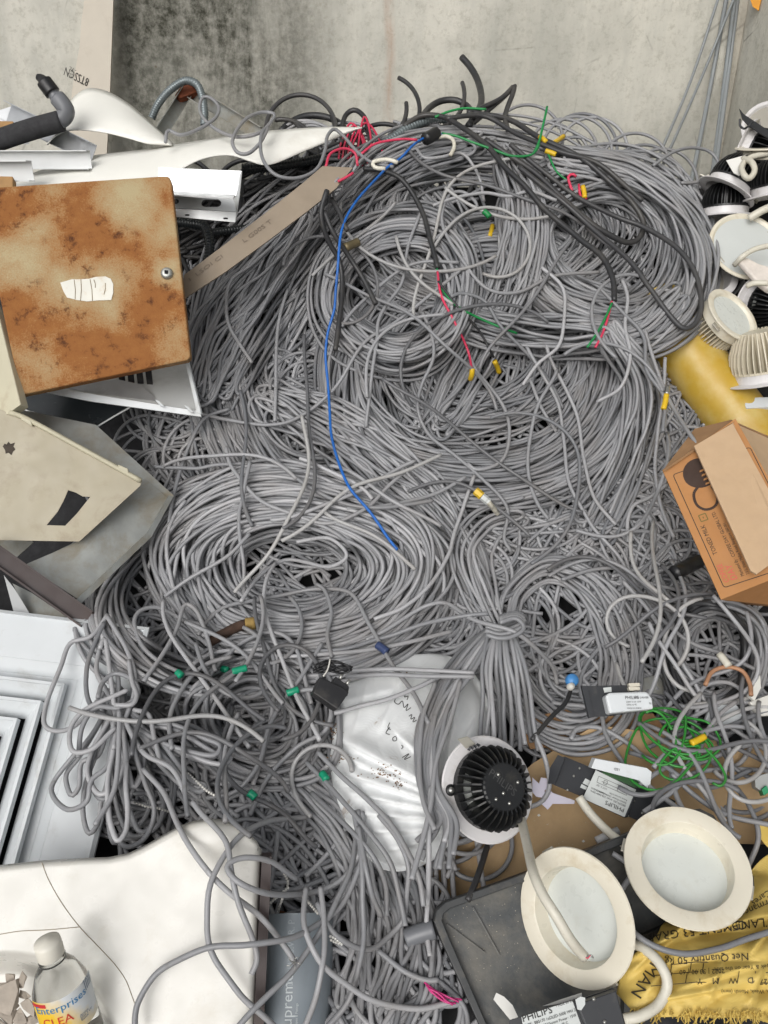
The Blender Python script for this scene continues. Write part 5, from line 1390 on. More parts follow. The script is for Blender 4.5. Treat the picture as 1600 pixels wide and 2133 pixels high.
# --- matted under-layer over the whole heap
heap = [(385, 640), (560, 470), (700, 345), (850, 300), (1000, 288), (1200, 312), (1440, 390), (1480, 520), (1440, 680), (1400, 760),
        (1450, 930), (1400, 1000), (1500, 1230), (1620, 1230), (1620, 1640), (1330, 1560), (1230, 1460), (1000, 1520), (900, 1900), (930, 2150),
        (540, 2160), (545, 1750), (290, 1760), (120, 1500), (280, 1320), (190, 1290), (340, 1060), (230, 900), (400, 860), (390, 760)]
strands("tangled_cable", [
    (heap, 380, .9, 1.2, (500, 1100), .0030),
    ([(385, 640), (700, 350), (760, 420), (640, 860), (420, 870)], 95, 2.0, .3, (420, 700), .0015),
    ([(1230, 720), (1400, 760), (1460, 940), (1420, 1010), (1510, 1250), (1320, 1260), (1200, 1090)], 90, 1.2, .9, (300, 800), .008),
    ([(860, 1080), (1300, 1080), (1500, 1250), (1600, 1260), (1600, 1480), (1350, 1480), (1100, 1330), (900, 1300)], 95, .6, 1.0, (350, 900), .006),
    ([(320, 860), (640, 860), (620, 1000), (330, 1010)], 55, 1.0, 1.1, (300, 700), .006),
    ([(330, 1300), (760, 1340), (720, 1480), (700, 1800), (560, 1740), (300, 1740), (220, 1560)], 90, .9, .9, (350, 900), .006),
    ([(540, 1560), (700, 1600), (900, 1800), (920, 2160), (690, 2160), (690, 1920), (550, 1900)], 60, 1.15, .4, (400, 900), .003),
    ([(560, 820), (760, 840), (1000, 1230), (920, 1260), (640, 980)], 50, .85, .2, (400, 700), .001),
], GREY, "matted grey cable tangle that fills the heap beneath the coils", "cable tangle")

# black cabling packed in the shade under the white sheet
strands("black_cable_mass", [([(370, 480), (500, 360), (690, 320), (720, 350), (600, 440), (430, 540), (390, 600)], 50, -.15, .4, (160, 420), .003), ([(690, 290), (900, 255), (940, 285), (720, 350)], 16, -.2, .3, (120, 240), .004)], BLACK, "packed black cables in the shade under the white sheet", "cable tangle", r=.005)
# --- coils, lowest first
coil("cable_coil", "tall sprawling grey cable coil down the heap's flank beside the grey-brown strip", 705, 720, 235, 325, 62, .26, rot=.12, jit=16, under=True)
coil("cable_coil", "outermost grey cable coil splaying under the big ring toward the beige cabinet door", 555, 1225, 330, 215, 34, .13, rot=-.15, jit=14)
coil("cable_coil", "broad grey cable coil hanging in deep swags beneath the upper ring of cable", 1010, 770, 285, 225, 100, .26, rot=-.18, jit=14)
coil("cable_coil", "inner grey cable coil filling the middle of the deep swags", 1000, 745, 165, 125, 36, .45, r=.0032, rot=-.2, jit=22)
coil("cable_coil", "wide grey cable coil heaped along the crest under the black cables", 1010, 470, 265, 150, 52, .32, r=.0032, rot=.05, jit=16)
coil("cable_coil", "grey cable coil drooping over the heap's shoulder beside the stacked downlights", 1265, 510, 165, 150, 78, .30, rot=.5, jit=14)
hank("grey cable hank sweeping from the crest down past the blue wire to the rusty panel", [(1000, 300), (850, 335), (740, 410), (620, 560), (500, 740), (440, 830)], 24, [50, 70, 90, 100], under=True)
hank("grey cable hank spilling down beside the end of the grey-brown strip", [(640, 440), (540, 580), (450, 700), (415, 820)], 21, [60, 110, 90], under=True)
hank("grey cable hank falling from the crest across the heap's middle", [(1050, 320), (1085, 430), (1075, 560), (1015, 700), (950, 810), (900, 880)], 26, [60, 90, 110, 80])
hank("grey cable hank bowed over the heap's shoulder toward the white downlights", [(1150, 320), (1320, 360), (1425, 440), (1465, 550), (1440, 650), (1350, 705), (1220, 700)], 21, [50, 60, 60, 80])
hank("grey cable hank lying across the heap below the red and green cable cores", [(900, 650), (1050, 690), (1200, 700), (1330, 690), (1410, 620)], 19, [70, 80, 60])
hank("grey cable hank dropping beside the yellow tube toward the milk carton", [(1280, 700), (1335, 800), (1310, 950), (1240, 1090)], 19, [60, 70, 90])
hank("grey cable hank slanting down past the big lower ring toward the tied coil", [(560, 830), (700, 890), (850, 1010), (970, 1160), (1010, 1260)], 28, [90, 110, 100, 60])
coil("cable_coil", "large round grey cable coil with an open eye, lowest of the big rings", 612, 1190, 215, 148, 112, .44, r=.0037, rot=-.05, jit=12)
coil("cable_coil", "round grey cable coil near the top, the blue wire crossing its rim", 828, 605, 138, 128, 60, .30, rot=.0, jit=8)
hank("grey cable hank falling from the loose coil past the white sack", [(540, 1570), (630, 1640), (720, 1740), (775, 1880), (775, 2020), (750, 2170)], 12, [50, 80, 100, 130], ends=.12, under=True)
hank("grey cable hank hanging along the white sack to the black tray", [(620, 1540), (720, 1660), (815, 1780), (870, 1910), (855, 2050), (800, 2170)], 10, [40, 60, 80, 110], ends=.12, under=True)
coil("cable_coil", "grey cable coil below the milk carton mixed with black cable", 1490, 1360, 92, 100, 20, .28, jit=10)
coil("cable_coil", "loose grey cable coil heaped below the charred stick", 535, 1490, 125, 95, 18, .42, rot=.2, jit=16)
coil("cable_coil", "black cable coil looped among grey cable below the milk carton", 1475, 1375, 88, 118, 4, .14, mat=BLACK, r=.0042)
# charred stick, resting on the coils
q = smooth_path([(436, 1338), (470, 1318), (505, 1302), (532, 1298)], 5)
P = lay(q, r=.010, stiff=9, commit=True)
k = int(len(P) * .78)
CHAR = M("charred_wood", (70, 52, 42), .9, var=.45, scale=60, dirt=(40, 34, 30), dirt_amt=.5, bump=.5)
V, F = tube(P[:k + 1], .0085 * (1 + .08 * vnoise(k + 1, 5)), 10); mk("stick_shaft", V, F, CHAR, cs, smooth=True)
V, F = tube(P[k:], .0105, 12); mk("stick_tip", V, F, M("pale_wood_end", (150, 124, 70), .9, var=.25, scale=80, bump=.4), cs, smooth=True)

# --- tied coil with a waist wrapping
tc = thing("tied_coil", "grey cable coil tied at its waist with wound cable, tails fanning onto the sack", "cable coil", P3(1060, 1420, 1.35))
hank("", [(1060, 1300), (1075, 1235), (1140, 1185), (1225, 1215), (1285, 1310), (1300, 1410), (1262, 1500), (1180, 1520), (1100, 1470), (1055, 1390), (1046, 1310)], 15, [34, 60, 80, 90, 80, 50], name="loop", parent=tc, wob=.3)
hank("", [(1040, 1320), (1000, 1230), (978, 1150), (1010, 1095), (1070, 1070)], 7, [40, 60, 70, 60], name="loop", parent=tc, wob=.4)
for k in range(9):
    u = (k - 4) / 4.0
    loose("", [(1030 + u * 12, 1305), (975 + u * 26, 1370), (912 + u * 26, 1470), (888 + u * 24, 1570), (893 + u * 20, 1640), (925 + u * 22, 1710), (905 + u * 40, 1790 + random.uniform(-60, 40))], name="tail", parent=tc, wob=4)
for k in range(10):
    u = (k - 4.5) / 4.5
    loose("", [(1046 + u * 24, 1310), (1050 + u * 44, 1400), (1058 + u * 52, 1480), (1062 + u * 60, 1545 + random.uniform(-15, 25))], name="tail", parent=tc, wob=4)
for k in range(4):
    loose("", [(1012, 1296 + k * 9), (1040, 1306 + k * 8), (1070, 1298 + k * 9), (1092, 1284 + k * 8), (1076, 1276 + k * 4), (1040, 1284 + k * 4)], name="waist_wrap", parent=tc, wob=1, extra=.006)

# --- cable bundle knotted over the diffuser
kb = thing("knotted_bundle", "bundle of grey cable loops knotted over the white diffuser's edge", "cable bundle", P3(250, 1760, 1.15))
for k in range(12):
    xb, yb = rng.uniform(150, 335), rng.uniform(1640, 1765); w = rng.uniform(16, 44); x0 = 245 + (xb - 245) * .25
    loose("", [(x0 - 8, 1440), (x0 - 6, 1490), ((x0 + xb) / 2 - w, (1480 + yb) / 2), (xb - w, yb - 40), (xb - w * .3, yb), (xb + w * .6, yb - 18), (xb + w, yb - 70), ((x0 + xb) / 2 + w * .9, (1490 + yb) / 2), (x0 + 10, 1480), (x0 + 6, 1450)], name="loop", parent=kb, wob=5, sides=8)
for k in range(8):
    xb, yb = rng.uniform(390, 490), rng.uniform(1540, 1640); w = rng.uniform(8, 22)
    loose("", [(262, 1478), (310, 1500 + (yb - 1540) * .3), ((270 + xb) / 2, (1500 + yb) / 2 - w), (xb - 30, yb - w), (xb, yb - w * .2), (xb - 12, yb + w * .8), ((270 + xb) / 2, (1520 + yb) / 2 + w), (300, 1530), (258, 1494)], name="loop", parent=kb, wob=5)
for pts in ([(225, 1278), (205, 1310), (190, 1325), (147, 1341), (125, 1391), (91, 1481), (94, 1512), (131, 1520), (165, 1505), (215, 1440)],
            [(225, 1281), (266, 1350), (281, 1400), (278, 1453), (262, 1500)], [(215, 1297), (194, 1344), (181, 1391), (190, 1470), (240, 1500)],
            [(205, 1350), (200, 1400), (225, 1450), (240, 1500), (236, 1560)], [(222, 1380), (240, 1400), (246, 1450), (238, 1520)], [(205, 1350), (215, 1330), (222, 1360), (230, 1420), (236, 1470)],
            [(203, 1453), (215, 1420), (244, 1402), (281, 1420), (290, 1450), (250, 1475), (203, 1475), (175, 1515), (165, 1580)],
            [(265, 1437), (175, 1478), (147, 1515), (150, 1562), (187, 1560), (244, 1518)], [(270, 1378), (275, 1420), (284, 1450), (276, 1466), (240, 1468)],
            [(278, 1480), (310, 1490), (322, 1540), (330, 1590)], [(262, 1500), (300, 1570), (355, 1600), (395, 1665)], [(246, 1480), (250, 1560), (240, 1640), (200, 1720)]):
    loose("", pts, name="loop", parent=kb, wob=3)

# --- loose grey cables, each one traced
g_ = [
 ("grey cable running from the white frame's corner up across the round top coil", [(416, 860), (470, 874), (562, 885), (614, 876), (689, 815), (763, 711), (819, 675), (900, 610), (960, 560)]),
 ("pale grey cable bent in a zigzag left of the blue wire near the strip", [(570, 512), (520, 555), (480, 585), (475, 660), (500, 715), (522, 754)]),
 ("long grey cable dropping straight beside the blue wire on its left", [(600, 600), (585, 650), (578, 690), (574, 780), (575, 880)]),
 ("grey cable falling across the eye of the round top coil", [(874, 444), (850, 520), (835, 590), (800, 640), (786, 668), (783, 708), (770, 800), (764, 890)]),
 ("grey cable looping in an S above the red cable cores", [(905, 500), (960, 455), (992, 430), (965, 402), (938, 408), (922, 466), (966, 545), (1019, 602), (1080, 606), (1163, 571), (1250, 568)]),
 ("grey cable running from the red cores down to the swags' middle", [(940, 618), (962, 610), (1010, 624), (1045, 680), (1106, 746), (1150, 803), (1172, 850)]),
 ("grey cable winding from the red core's tip down to the yellow tag", [(883, 650), (900, 690), (905, 740), (880, 800), (872, 855), (892, 907), (945, 950), (992, 986), (1058, 1056), (1049, 1122), (1062, 1148)]),
 ("long grey cable hanging over the swags to the tied coil's far side", [(1100, 720), (1128, 772), (1163, 846), (1176, 916), (1189, 1021), (1233, 1091), (1294, 1166), (1307, 1209), (1290, 1275)]),
 ("grey cable hanging beside the longest one over the swags", [(1140, 720), (1150, 750), (1202, 859), (1215, 960), (1237, 1034), (1281, 1091)]),
 ("short cut grey cable end lying on the swags", [(1102, 794), (1130, 850), (1159, 899)]),
 ("grey cable bowed outward over the swags' centre", [(1160, 770), (1150, 794), (1112, 870), (1102, 930), (1104, 990), (1124, 1056), (1141, 1082)]),
 ("grey cable hooked round the yellow core sleeve", [(975, 740), (992, 776), (1054, 850), (1062, 920), (1045, 960), (992, 978), (974, 966)]),
 ("grey cable slanting down from the yellow tag to the blue tape", [(990, 990), (965, 1060), (944, 1113), (936, 1157), (896, 1222), (840, 1262), (780, 1290)]),
 ("grey cable crossing from the yellow tag to the blue wire's end", [(970, 995), (930, 1018), (888, 1034), (800, 1052), (720, 1060)]),
 ("grey cable arching below the swags toward the milk carton's corner", [(1141, 1188), (1180, 1168), (1220, 1161), (1294, 1183), (1347, 1253), (1412, 1319), (1500, 1362), (1570, 1395)]),
 ("grey cable arching just beneath another over the tied coil", [(1168, 1205), (1237, 1188), (1303, 1188), (1369, 1244), (1399, 1297), (1404, 1360)]),
 ("grey cable stub forked upward beside the milk carton", [(1310, 1130), (1308, 1080), (1320, 1052), (1356, 1036), (1391, 1012)]),
 ("grey cable running past the milk carton's printed edge", [(1385, 745), (1378, 840), (1368, 916), (1362, 985), (1380, 1060), (1404, 1120)]),
 ("grey cable following the yellow tube's edge to the carton", [(1345, 690), (1360, 750), (1390, 830), (1425, 890), (1450, 925)]),
 ("grey cable swinging across the tied coil's waist", [(760, 1335), (800, 1314), (888, 1262), (931, 1257), (984, 1288), (1080, 1319), (1150, 1384), (1159, 1428)]),
 ("grey cable joining the blue tape to the tied coil", [(640, 1360), (720, 1352), (800, 1327), (879, 1301), (975, 1284), (1020, 1280)]),
 ("grey cable stretched level above the white sack to the blue tape", [(400, 1387), (430, 1368), (478, 1356), (587, 1366), (681, 1362), (787, 1350), (880, 1330), (940, 1316)]),
 ("grey cable arched beside the black adapter", [(470, 1376), (494, 1350), (556, 1319), (594, 1325), (619, 1356), (628, 1387), (650, 1465)]),
 ("long grey cable from the charred stick across the ring to the sack", [(410, 1320), (440, 1285), (478, 1262), (587, 1241), (669, 1228), (728, 1234), (775, 1306), (806, 1362), (853, 1434), (895, 1510)]),
 ("grey cable hanging in the lower ring's eye", [(660, 1215), (675, 1225), (690, 1278), (681, 1325), (690, 1370)]),
 ("grey cable kinked down through the green taped tangle", [(500, 1360), (560, 1356), (578, 1372), (575, 1419), (566, 1481), (550, 1559), (525, 1637)]),
 ("grey cable slanting from the adapter down through the tangle", [(672, 1337), (619, 1419), (562, 1506), (537, 1590), (494, 1647), (430, 1660)]),
 ("thick grey cable laid straight over the white sack", [(694, 1484), (735, 1476), (775, 1466), (878, 1425), (930, 1405)]),
 ("upper grey cable of two across the sack's top edge", [(722, 1400), (806, 1394), (900, 1398), (985, 1400)]),
 ("lower grey cable of two across the sack's top edge", [(722, 1412), (806, 1404), (900, 1408), (985, 1412)]),
 ("grey cable curling from the big ring up beside the steel trough", [(352, 1092), (358, 1050), (375, 985), (400, 920), (430, 870), (480, 850)]),
 ("pale cut grey cable end poking from the dark gap beside the trough", [(324, 969), (360, 975), (410, 978), (450, 968), (520, 962)]),
 ("grey cable drooping below the white frame's corner across the ring", [(470, 930), (480, 975), (530, 1030), (600, 1070), (690, 1088), (760, 1060), (800, 1020), (840, 985)]),
 ("grey cable swag below the swags' foot toward the blue wire", [(540, 900), (580, 960), (640, 1010), (720, 1050), (800, 1060), (900, 1040)]),
 ("knotted grey cable hanging down the lower ring's rim", [(520, 960), (512, 1000), (506, 1040), (500, 1064), (500, 1120), (507, 1180), (505, 1236)]),
 ("straight grey cable end crossing the lower ring's rim", [(340, 1245), (390, 1210), (440, 1178), (480, 1150), (520, 1110)]),
 ("grey cable loop lying inside the lower ring", [(500, 1255), (540, 1200), (590, 1168), (640, 1170), (690, 1180), (720, 1160), (690, 1120), (620, 1130)]),
 ("grey cable wandering over the tangle from the diffuser's corner", [(450, 1335), (420, 1300), (385, 1290), (330, 1264), (292, 1272), (278, 1292), (290, 1340), (330, 1380), (372, 1402)]),
 ("grey cable arch above the green taped tangle", [(300, 1420), (340, 1360), (370, 1310), (390, 1258), (410, 1270), (430, 1330), (450, 1400)]),
 ("grey cable sweeping through the tangle beside the knotted bundle", [(360, 1560), (355, 1500), (380, 1430), (430, 1385), (480, 1370)]),
 ("grey cable curving over the loose coil beside the sack", [(520, 1700), (560, 1620), (620, 1560), (680, 1520), (690, 1470), (660, 1440), (610, 1440)]),
 ("long grey cable dropping from the knotted bundle across the basin to the pipe", [(300, 1600), (337, 1650), (394, 1755), (469, 1856), (544, 1912), (600, 1980), (614, 2004)]),
 ("large grey cable loop curving over the basin's edge", [(640, 1700), (560, 1710), (500, 1740), (442, 1830), (431, 1912), (450, 2006), (500, 2070), (555, 2122), (600, 2170)]),
 ("grey cable running down the basin's rounded corner", [(400, 1668), (416, 1691), (469, 1755), (480, 1810), (495, 1875), (536, 1999), (525, 2030)]),
 ("grey cable hairpin on the basin looping back to the hanging strands", [(620, 1830), (562, 1792), (499, 1789), (472, 1807), (487, 1834), (544, 1860), (600, 1867), (662, 1856), (720, 1827), (746, 1788), (760, 1749), (755, 1690)]),
 ("grey cable arc from the basin's bottom edge over the pipe's end", [(278, 2160), (283, 2110), (292, 2081), (337, 2017), (431, 1976), (517, 1969), (600, 1955), (662, 1928), (700, 1900), (735, 1836), (756, 1765), (745, 1690)]),
 ("grey cable slanting over the drain pipe toward the basin", [(470, 2170), (503, 2133), (555, 2080), (610, 2025), (675, 1924), (730, 1814), (742, 1740)]),
 ("grey cable U-loop hanging between the pipe and the tray", [(660, 1880), (681, 1921), (714, 1957), (772, 1979), (834, 1927), (847, 1862), (853, 1807), (830, 1750), (790, 1700)]),
 ("long grey cable hanging down past the drain pipe's side", [(735, 1690), (750, 1760), (756, 1860), (756, 1960), (733, 2067), (675, 2150)]),
 ("grey cable curving under the drain pipe to the tray's corner", [(640, 1850), (633, 1927), (662, 2000), (714, 2044), (772, 2080), (870, 2100), (945, 2088)]),
 ("grey cable running along the tray's lower corner", [(785, 1983), (847, 2025), (890, 2040), (912, 2038)]),
 ("grey cable dropping along the hardboard's corner to the tray", [(900, 1640), (896, 1700), (893, 1797), (890, 1882), (888, 1930), (896, 1990)]),
 ("cut grey cable end pointing at the tray's corner", [(745, 1720), (760, 1780), (772, 1860), (793, 1910)]),
 ("grey cable hanging over the front of the drain pipe", [(670, 1850), (675, 1911), (675, 1992), (662, 2074), (629, 2150)]),
 ("grey cable loop on the crest beside the hanging wall wires", [(1360, 345), (1400, 320), (1445, 308), (1480, 315), (1497, 340), (1490, 362), (1460, 378), (1420, 378)]),
 ("grey cable coiling over the crest's near side", [(870, 310), (885, 330), (920, 330), (960, 322), (985, 350), (1000, 380), (1010, 420)]),
 ("grey cable draped from the crest down the heap's centre", [(900, 430), (950, 410), (1010, 402), (1060, 410), (1100, 400), (1160, 420)]),
 ("grey cable bent beside the drooping coil's eye", [(1130, 560), (1170, 600), (1176, 650), (1165, 720), (1120, 760), (1090, 800)]),
 ("grey cable weaving down beside the red and green cores", [(1290, 575), (1305, 620), (1300, 680), (1310, 740), (1290, 810), (1240, 840)]),
 ("grey cable wandering toward the yellow tube", [(1250, 600), (1300, 650), (1340, 700), (1350, 770), (1385, 830), (1382, 900)]),
 ("grey cable snaking below the small white driver", [(1190, 1540), (1200, 1520), (1240, 1515), (1300, 1545), (1350, 1580), (1400, 1600)]),
 ("grey cable arch on the hardboard beside the small driver", [(1150, 1460), (1245, 1480), (1260, 1530), (1300, 1590), (1360, 1640), (1420, 1690)]),
 ("grey cable bowed on the hardboard beside the downlight's rim", [(1112, 1530), (1138, 1590), (1145, 1640), (1128, 1668), (1100, 1680)]),
 ("long grey cable from the carton's foot across the green wire", [(1300, 1210), (1370, 1300), (1430, 1400), (1480, 1480), (1540, 1530), (1610, 1570)]),
 ("grey cable hoop standing among the cables below the carton", [(1430, 1560), (1450, 1490), (1470, 1430), (1520, 1420), (1560, 1460), (1570, 1530), (1540, 1590), (1490, 1610)]),
 ("grey cable running past the cream downlight's rim to the frame's edge", [(1440, 1470), (1410, 1540), (1400, 1600), (1410, 1660), (1440, 1720)]),
 ("grey cable curving along the yellow sack's edge", [(1440, 1540), (1500, 1600), (1560, 1680), (1580, 1740), (1560, 1810)]),
 ("grey cable lying across the yellow cement sack", [(1300, 1925), (1330, 1950), (1380, 1975), (1440, 1985), (1500, 1978), (1560, 1955), (1620, 1935)]),
 ("grey cable bend in the tray between the two cream downlights", [(1275, 1780), (1300, 1795), (1318, 1812), (1298, 1850), (1296, 1880)]),
 ("grey cable tangle strand under the white ring fragment", [(1430, 1500), (1500, 1470), (1560, 1460), (1620, 1470)]),
 ("grey cable over the white bracket below the carton", [(1350, 1560), (1420, 1530), (1500, 1520), (1570, 1490), (1620, 1480)]),
 ("grey cable slanting from the green wire to the frame's edge", [(1330, 1640), (1390, 1600), (1450, 1590), (1530, 1560), (1620, 1540)]),
 ("lowest grey cable before the black tray's far rim", [(1340, 1690), (1400, 1650), (1450, 1610), (1540, 1600), (1620, 1610)]),
 ("grey cable running beside the connector at the frame's edge", [(1400, 1610), (1450, 1660), (1520, 1700), (1620, 1720)]),
]
g_ += [
 ("upper grey cable draped over the white sack's lower folds", [(660, 1570), (710, 1618), (770, 1672), (830, 1740), (868, 1820), (880, 1890)]),
 ("middle grey cable draped over the white sack's lower folds", [(640, 1590), (700, 1655), (752, 1712), (806, 1786), (834, 1860), (842, 1930)]),
 ("lowest grey cable draped over the white sack's bottom end", [(650, 1650), (712, 1710), (770, 1775), (800, 1840), (806, 1910)]),
 ("grey cable hanging down the white sack's right side to the hardboard", [(960, 1420), (930, 1520), (905, 1600), (896, 1680), (880, 1760), (858, 1830)]),
 ("grey cable crossing the sack's right side below the level pair", [(905, 1420), (882, 1500), (872, 1590), (880, 1670), (905, 1730)]),
]
for lab, pts in g_: loose(lab, pts)
# loose strands nobody could tell apart, thrown over three areas
def scatter(n, poly, ang, spread, L, curl, label, group):
    xs = [q[0] for q in poly]; ys = [q[1] for q in poly]; k = 0
    while k < n:
        x, y = rng.uniform(min(xs), max(xs)), rng.uniform(min(ys), max(ys))
        if not inpoly(np.array([x]), np.array([y]), poly)[0]: continue
        m = int(rng.uniform(*L) / 8); a = ang + rng.normal(0, spread) + (PI if rng.random() < .5 else 0)
        A = a + np.cumsum(rng.normal(0, curl) + vnoise(m, max(m // 12, 2)) * curl * 1.6) * 8
        q = np.stack([x + np.cumsum(np.cos(A)) * 8, y + np.cumsum(np.sin(A)) * 8], 1); q -= q[m // 2] - np.array([x, y])
        if not inpoly(q[:, 0], q[:, 1], heap).all(): continue
        P = lay(q, stiff=4); V, F = tube(P, RC, 7)
        tag(mk("loose_cable", V, F, (GREY, GREY, GREYD, GREYL)[int(rng.integers(4))], smooth=True, tint=np.full(len(V), rng.random())), label, "cable", group); k += 1
scatter(15, [(620, 400), (1100, 330), (1400, 420), (1420, 640), (1250, 760), (800, 820), (640, 640)], 1.0, .8, (180, 520), .005, "loose grey strand thrown over the coils of the heap's upper half", "loose strands on the upper coils")
scatter(14, [(420, 900), (900, 860), (1300, 900), (1400, 1180), (1000, 1240), (500, 1040)], .9, .9, (180, 520), .005, "loose grey strand thrown across the heap's middle, below the swags", "loose strands across the middle")
scatter(16, [(330, 1330), (700, 1330), (660, 1560), (760, 1700), (600, 1700), (320, 1700)], .9, .9, (200, 480), .006, "loose grey strand thrown over the tangle between diffuser and white sack", "loose strands on the near tangle")
scatter(12, [(1180, 1100), (1500, 1260), (1600, 1280), (1600, 1470), (1400, 1480), (1300, 1200)], .8, 1.0, (180, 480), .008, "loose grey strand thrown over the cables below the milk carton", "loose strands below the carton")

ZR = [(1250, 1500), (1400, 1450), (1640, 1440), (1640, 1720), (1420, 1690), (1330, 1600)]
_keep = heap; heap = [(1180, 1440), (1700, 1380), (1700, 1760), (1400, 1740), (1200, 1580)]
scatter(16, ZR, .3, .7, (200, 420), .007, "loose grey strand lying across the hardboard around the green wire", "loose strands around the green wire")
heap = _keep
# --- black, coloured and cream cables
def cored(label, pts, r, cores, **kw):
    t = thing("cored_cable", label, "cable", P3(pts[-1][0], pts[-1][1], 1.6))
    loose("", pts, mat=BLACK, r=r, name="jacket", parent=t, **kw)
    for mt, cp in cores: loose("", cp, mat=mt, r=.0024, name="core", parent=t, stiff=3)
    return t
cored("thick black cable over the crest ending in short red and green cores", [(840, 262), (876, 244), (925, 246), (966, 267), (1018, 307), (1067, 360), (1128, 429), (1210, 500), (1255, 535), (1276, 585), (1278, 628)], .0056,
      [(RED, [(1277, 628), (1270, 655), (1258, 690), (1240, 722)]), (GREEN, [(1275, 630), (1258, 672), (1242, 700), (1226, 722)])])
cored("black cable dropping from the strip's end with long green and red cores", [(755, 352), (790, 356), (835, 374), (879, 440), (900, 510), (911, 560)], .0050,
      [(GREEN, [(911, 562), (918, 595), (945, 630), (1000, 662), (1076, 692)]), (RED, [(911, 565), (918, 610), (945, 665), (975, 730), (983, 772)]), (BLACK, [(915, 585), (955, 640), (1000, 690), (1028, 745)])])
loose("thick black cable looped over the drooping coil with a worn bend", [(982, 232), (1067, 252), (1128, 287), (1210, 328), (1265, 372), (1320, 425), (1342, 470), (1330, 500), (1306, 506), (1250, 478), (1180, 420), (1100, 350), (1010, 290)], BLACK, .0058, name="black_cable")
loose("long thin black cable hanging down to the yellow tube and back", [(1060, 298), (1194, 405), (1290, 455), (1342, 475), (1412, 519), (1452, 580), (1461, 641), (1445, 676), (1424, 684), (1386, 650), (1350, 600), (1316, 545), (1237, 475), (1150, 400), (1080, 345)], BLACK, .0050, name="black_cable")
loose("black cable slanting along the crest to the yellow tagged ends", [(930, 250), (1010, 244), (1080, 280), (1160, 312), (1250, 340), (1340, 420)], BLACK, .0052, name="black_cable")
loose("black cable pair's longer strand hanging beside the blue wire", [(684, 398), (670, 447), (682, 496), (708, 545), (713, 610), (706, 680), (698, 727)], BLACK, .0050, name="black_cable")
loose("black cable pair's shorter strand slanting into the top coil's eye", [(676, 440), (690, 480), (705, 506), (754, 571), (782, 632)], BLACK, .0048, name="black_cable")
loose("short black cable stub by the brass connector", [(690, 414), (706, 440), (716, 466), (724, 480)], BLACK, .0046, name="black_cable")
air("thick black cable standing up free against the wall", [(962, 119, 1.98), (980, 140, 1.97), (996, 170, 1.95), (1003, 210, 1.90), (992, 238, 1.84), (976, 262, 1.78)], BLACK, .0080, "black_cable", "cable", sides=12)
air("black cable arched over the crest's middle", [(880, 244, 1.78), (893, 226, 1.82), (917, 211, 1.84), (950, 209, 1.84), (976, 224, 1.83), (984, 246, 1.79)], BLACK, .0072, "black_cable", "cable")
air("black cable rising in a pointed loop on the crest", [(975, 236, 1.80), (1010, 222, 1.82), (1047, 203, 1.84), (1068, 182, 1.86), (1072, 178, 1.86), (1068, 196, 1.85), (1058, 222, 1.83), (1052, 246, 1.79), (1058, 270, 1.75)], BLACK, .0058, "black_cable", "cable")
air("black cable slung across the crest's pointed loop", [(985, 258, 1.80), (1020, 228, 1.83), (1046, 206, 1.85), (1066, 186, 1.86)], BLACK, .0052, "black_cable", "cable")
air("black cable arched behind the long white sheet's tip", [(585, 274, 1.80), (604, 256, 1.82), (636, 242, 1.83), (676, 243, 1.83), (706, 256, 1.82), (726, 280, 1.78)], BLACK, .0075, "black_cable", "cable")
air("tall black wire loop beside the red wires on the crest", [(712, 300, 1.74), (713, 262, 1.78), (722, 238, 1.80), (738, 229, 1.80), (756, 240, 1.79), (768, 270, 1.77), (772, 310, 1.74)], BLACK, .0056, "black_cable", "cable")
loose("blue wire running from the crest down to the lowest ring", [(940, 282), (890, 284), (862, 300), (835, 330), (800, 352), (760, 392), (734, 431), (718, 480), (705, 538), (702, 600), (700, 645), (687, 700), (682, 790), (688, 860), (694, 916), (725, 1007), (769, 1064), (800, 1110), (832, 1147)], BLUE, .0026, name="blue_wire", cat="wire", extra=.004, wob=6)
for k in range(9):
    x = 720 + rng.uniform(-18, 44); w = rng.uniform(14, 34); h = rng.uniform(30, 72)
    air(["thin red wire loop sprouting from the crest", "thin black wire loop sprouting from the crest"][k % 2], [(x - w, 330, 1.70), (x - w * .8, 330 - h * .6, 1.74), (x, 312 - h, 1.77), (x + w * .9, 322 - h * .5, 1.74), (x + w * rng.uniform(.4, 1.4), 345, 1.69)], [RED, BLACK][k % 2], .0024, ["red_wire", "thin_black_wire"][k % 2], "wire", group=["red wire loops on the crest", "black wire loops on the crest"][k % 2], sides=6)
for lab, pts, mt in (("red wire arched beside the long white sheet's tip", [(680, 350), (690, 320), (720, 308), (742, 318), (748, 345)], RED), ("red wire crossing the crest's black cables", [(750, 322), (780, 300), (830, 290), (866, 292)], RED),
                     ("red wire lying on the strip's upper end", [(704, 378), (720, 370), (736, 360)], RED), ("green wire curling across the crest behind the blue wire", [(905, 246), (940, 232), (970, 226), (1012, 228)], GREEN),
                     ("green wire snaking from the crest toward the yellow tags", [(920, 276), (950, 282), (985, 296), (1030, 312), (1070, 325), (1108, 320), (1122, 300)], GREEN)):
    loose(lab, pts, mt, .0026, name=("red_wire" if mt is RED else "green_wire"), cat="wire", stiff=6)
air("stiff green wire sticking straight up from the crest", [(1140, 222, 1.72), (1132, 258, 1.71), (1122, 298, 1.70), (1112, 318, 1.69)], GREEN, .0026, "green_wire", "wire", sides=6)
loose("thin teal wire hanging down from the yellow tagged ends", [(1140, 316), (1148, 335), (1160, 358), (1184, 378)], GREEN, .0022, name="green_wire", cat="wire")
loose("short black cable hook with a red core on the drooping coil", [(1192, 398), (1186, 380), (1184, 368), (1192, 362), (1200, 368)], RED, .003, name="red_wire", cat="wire")
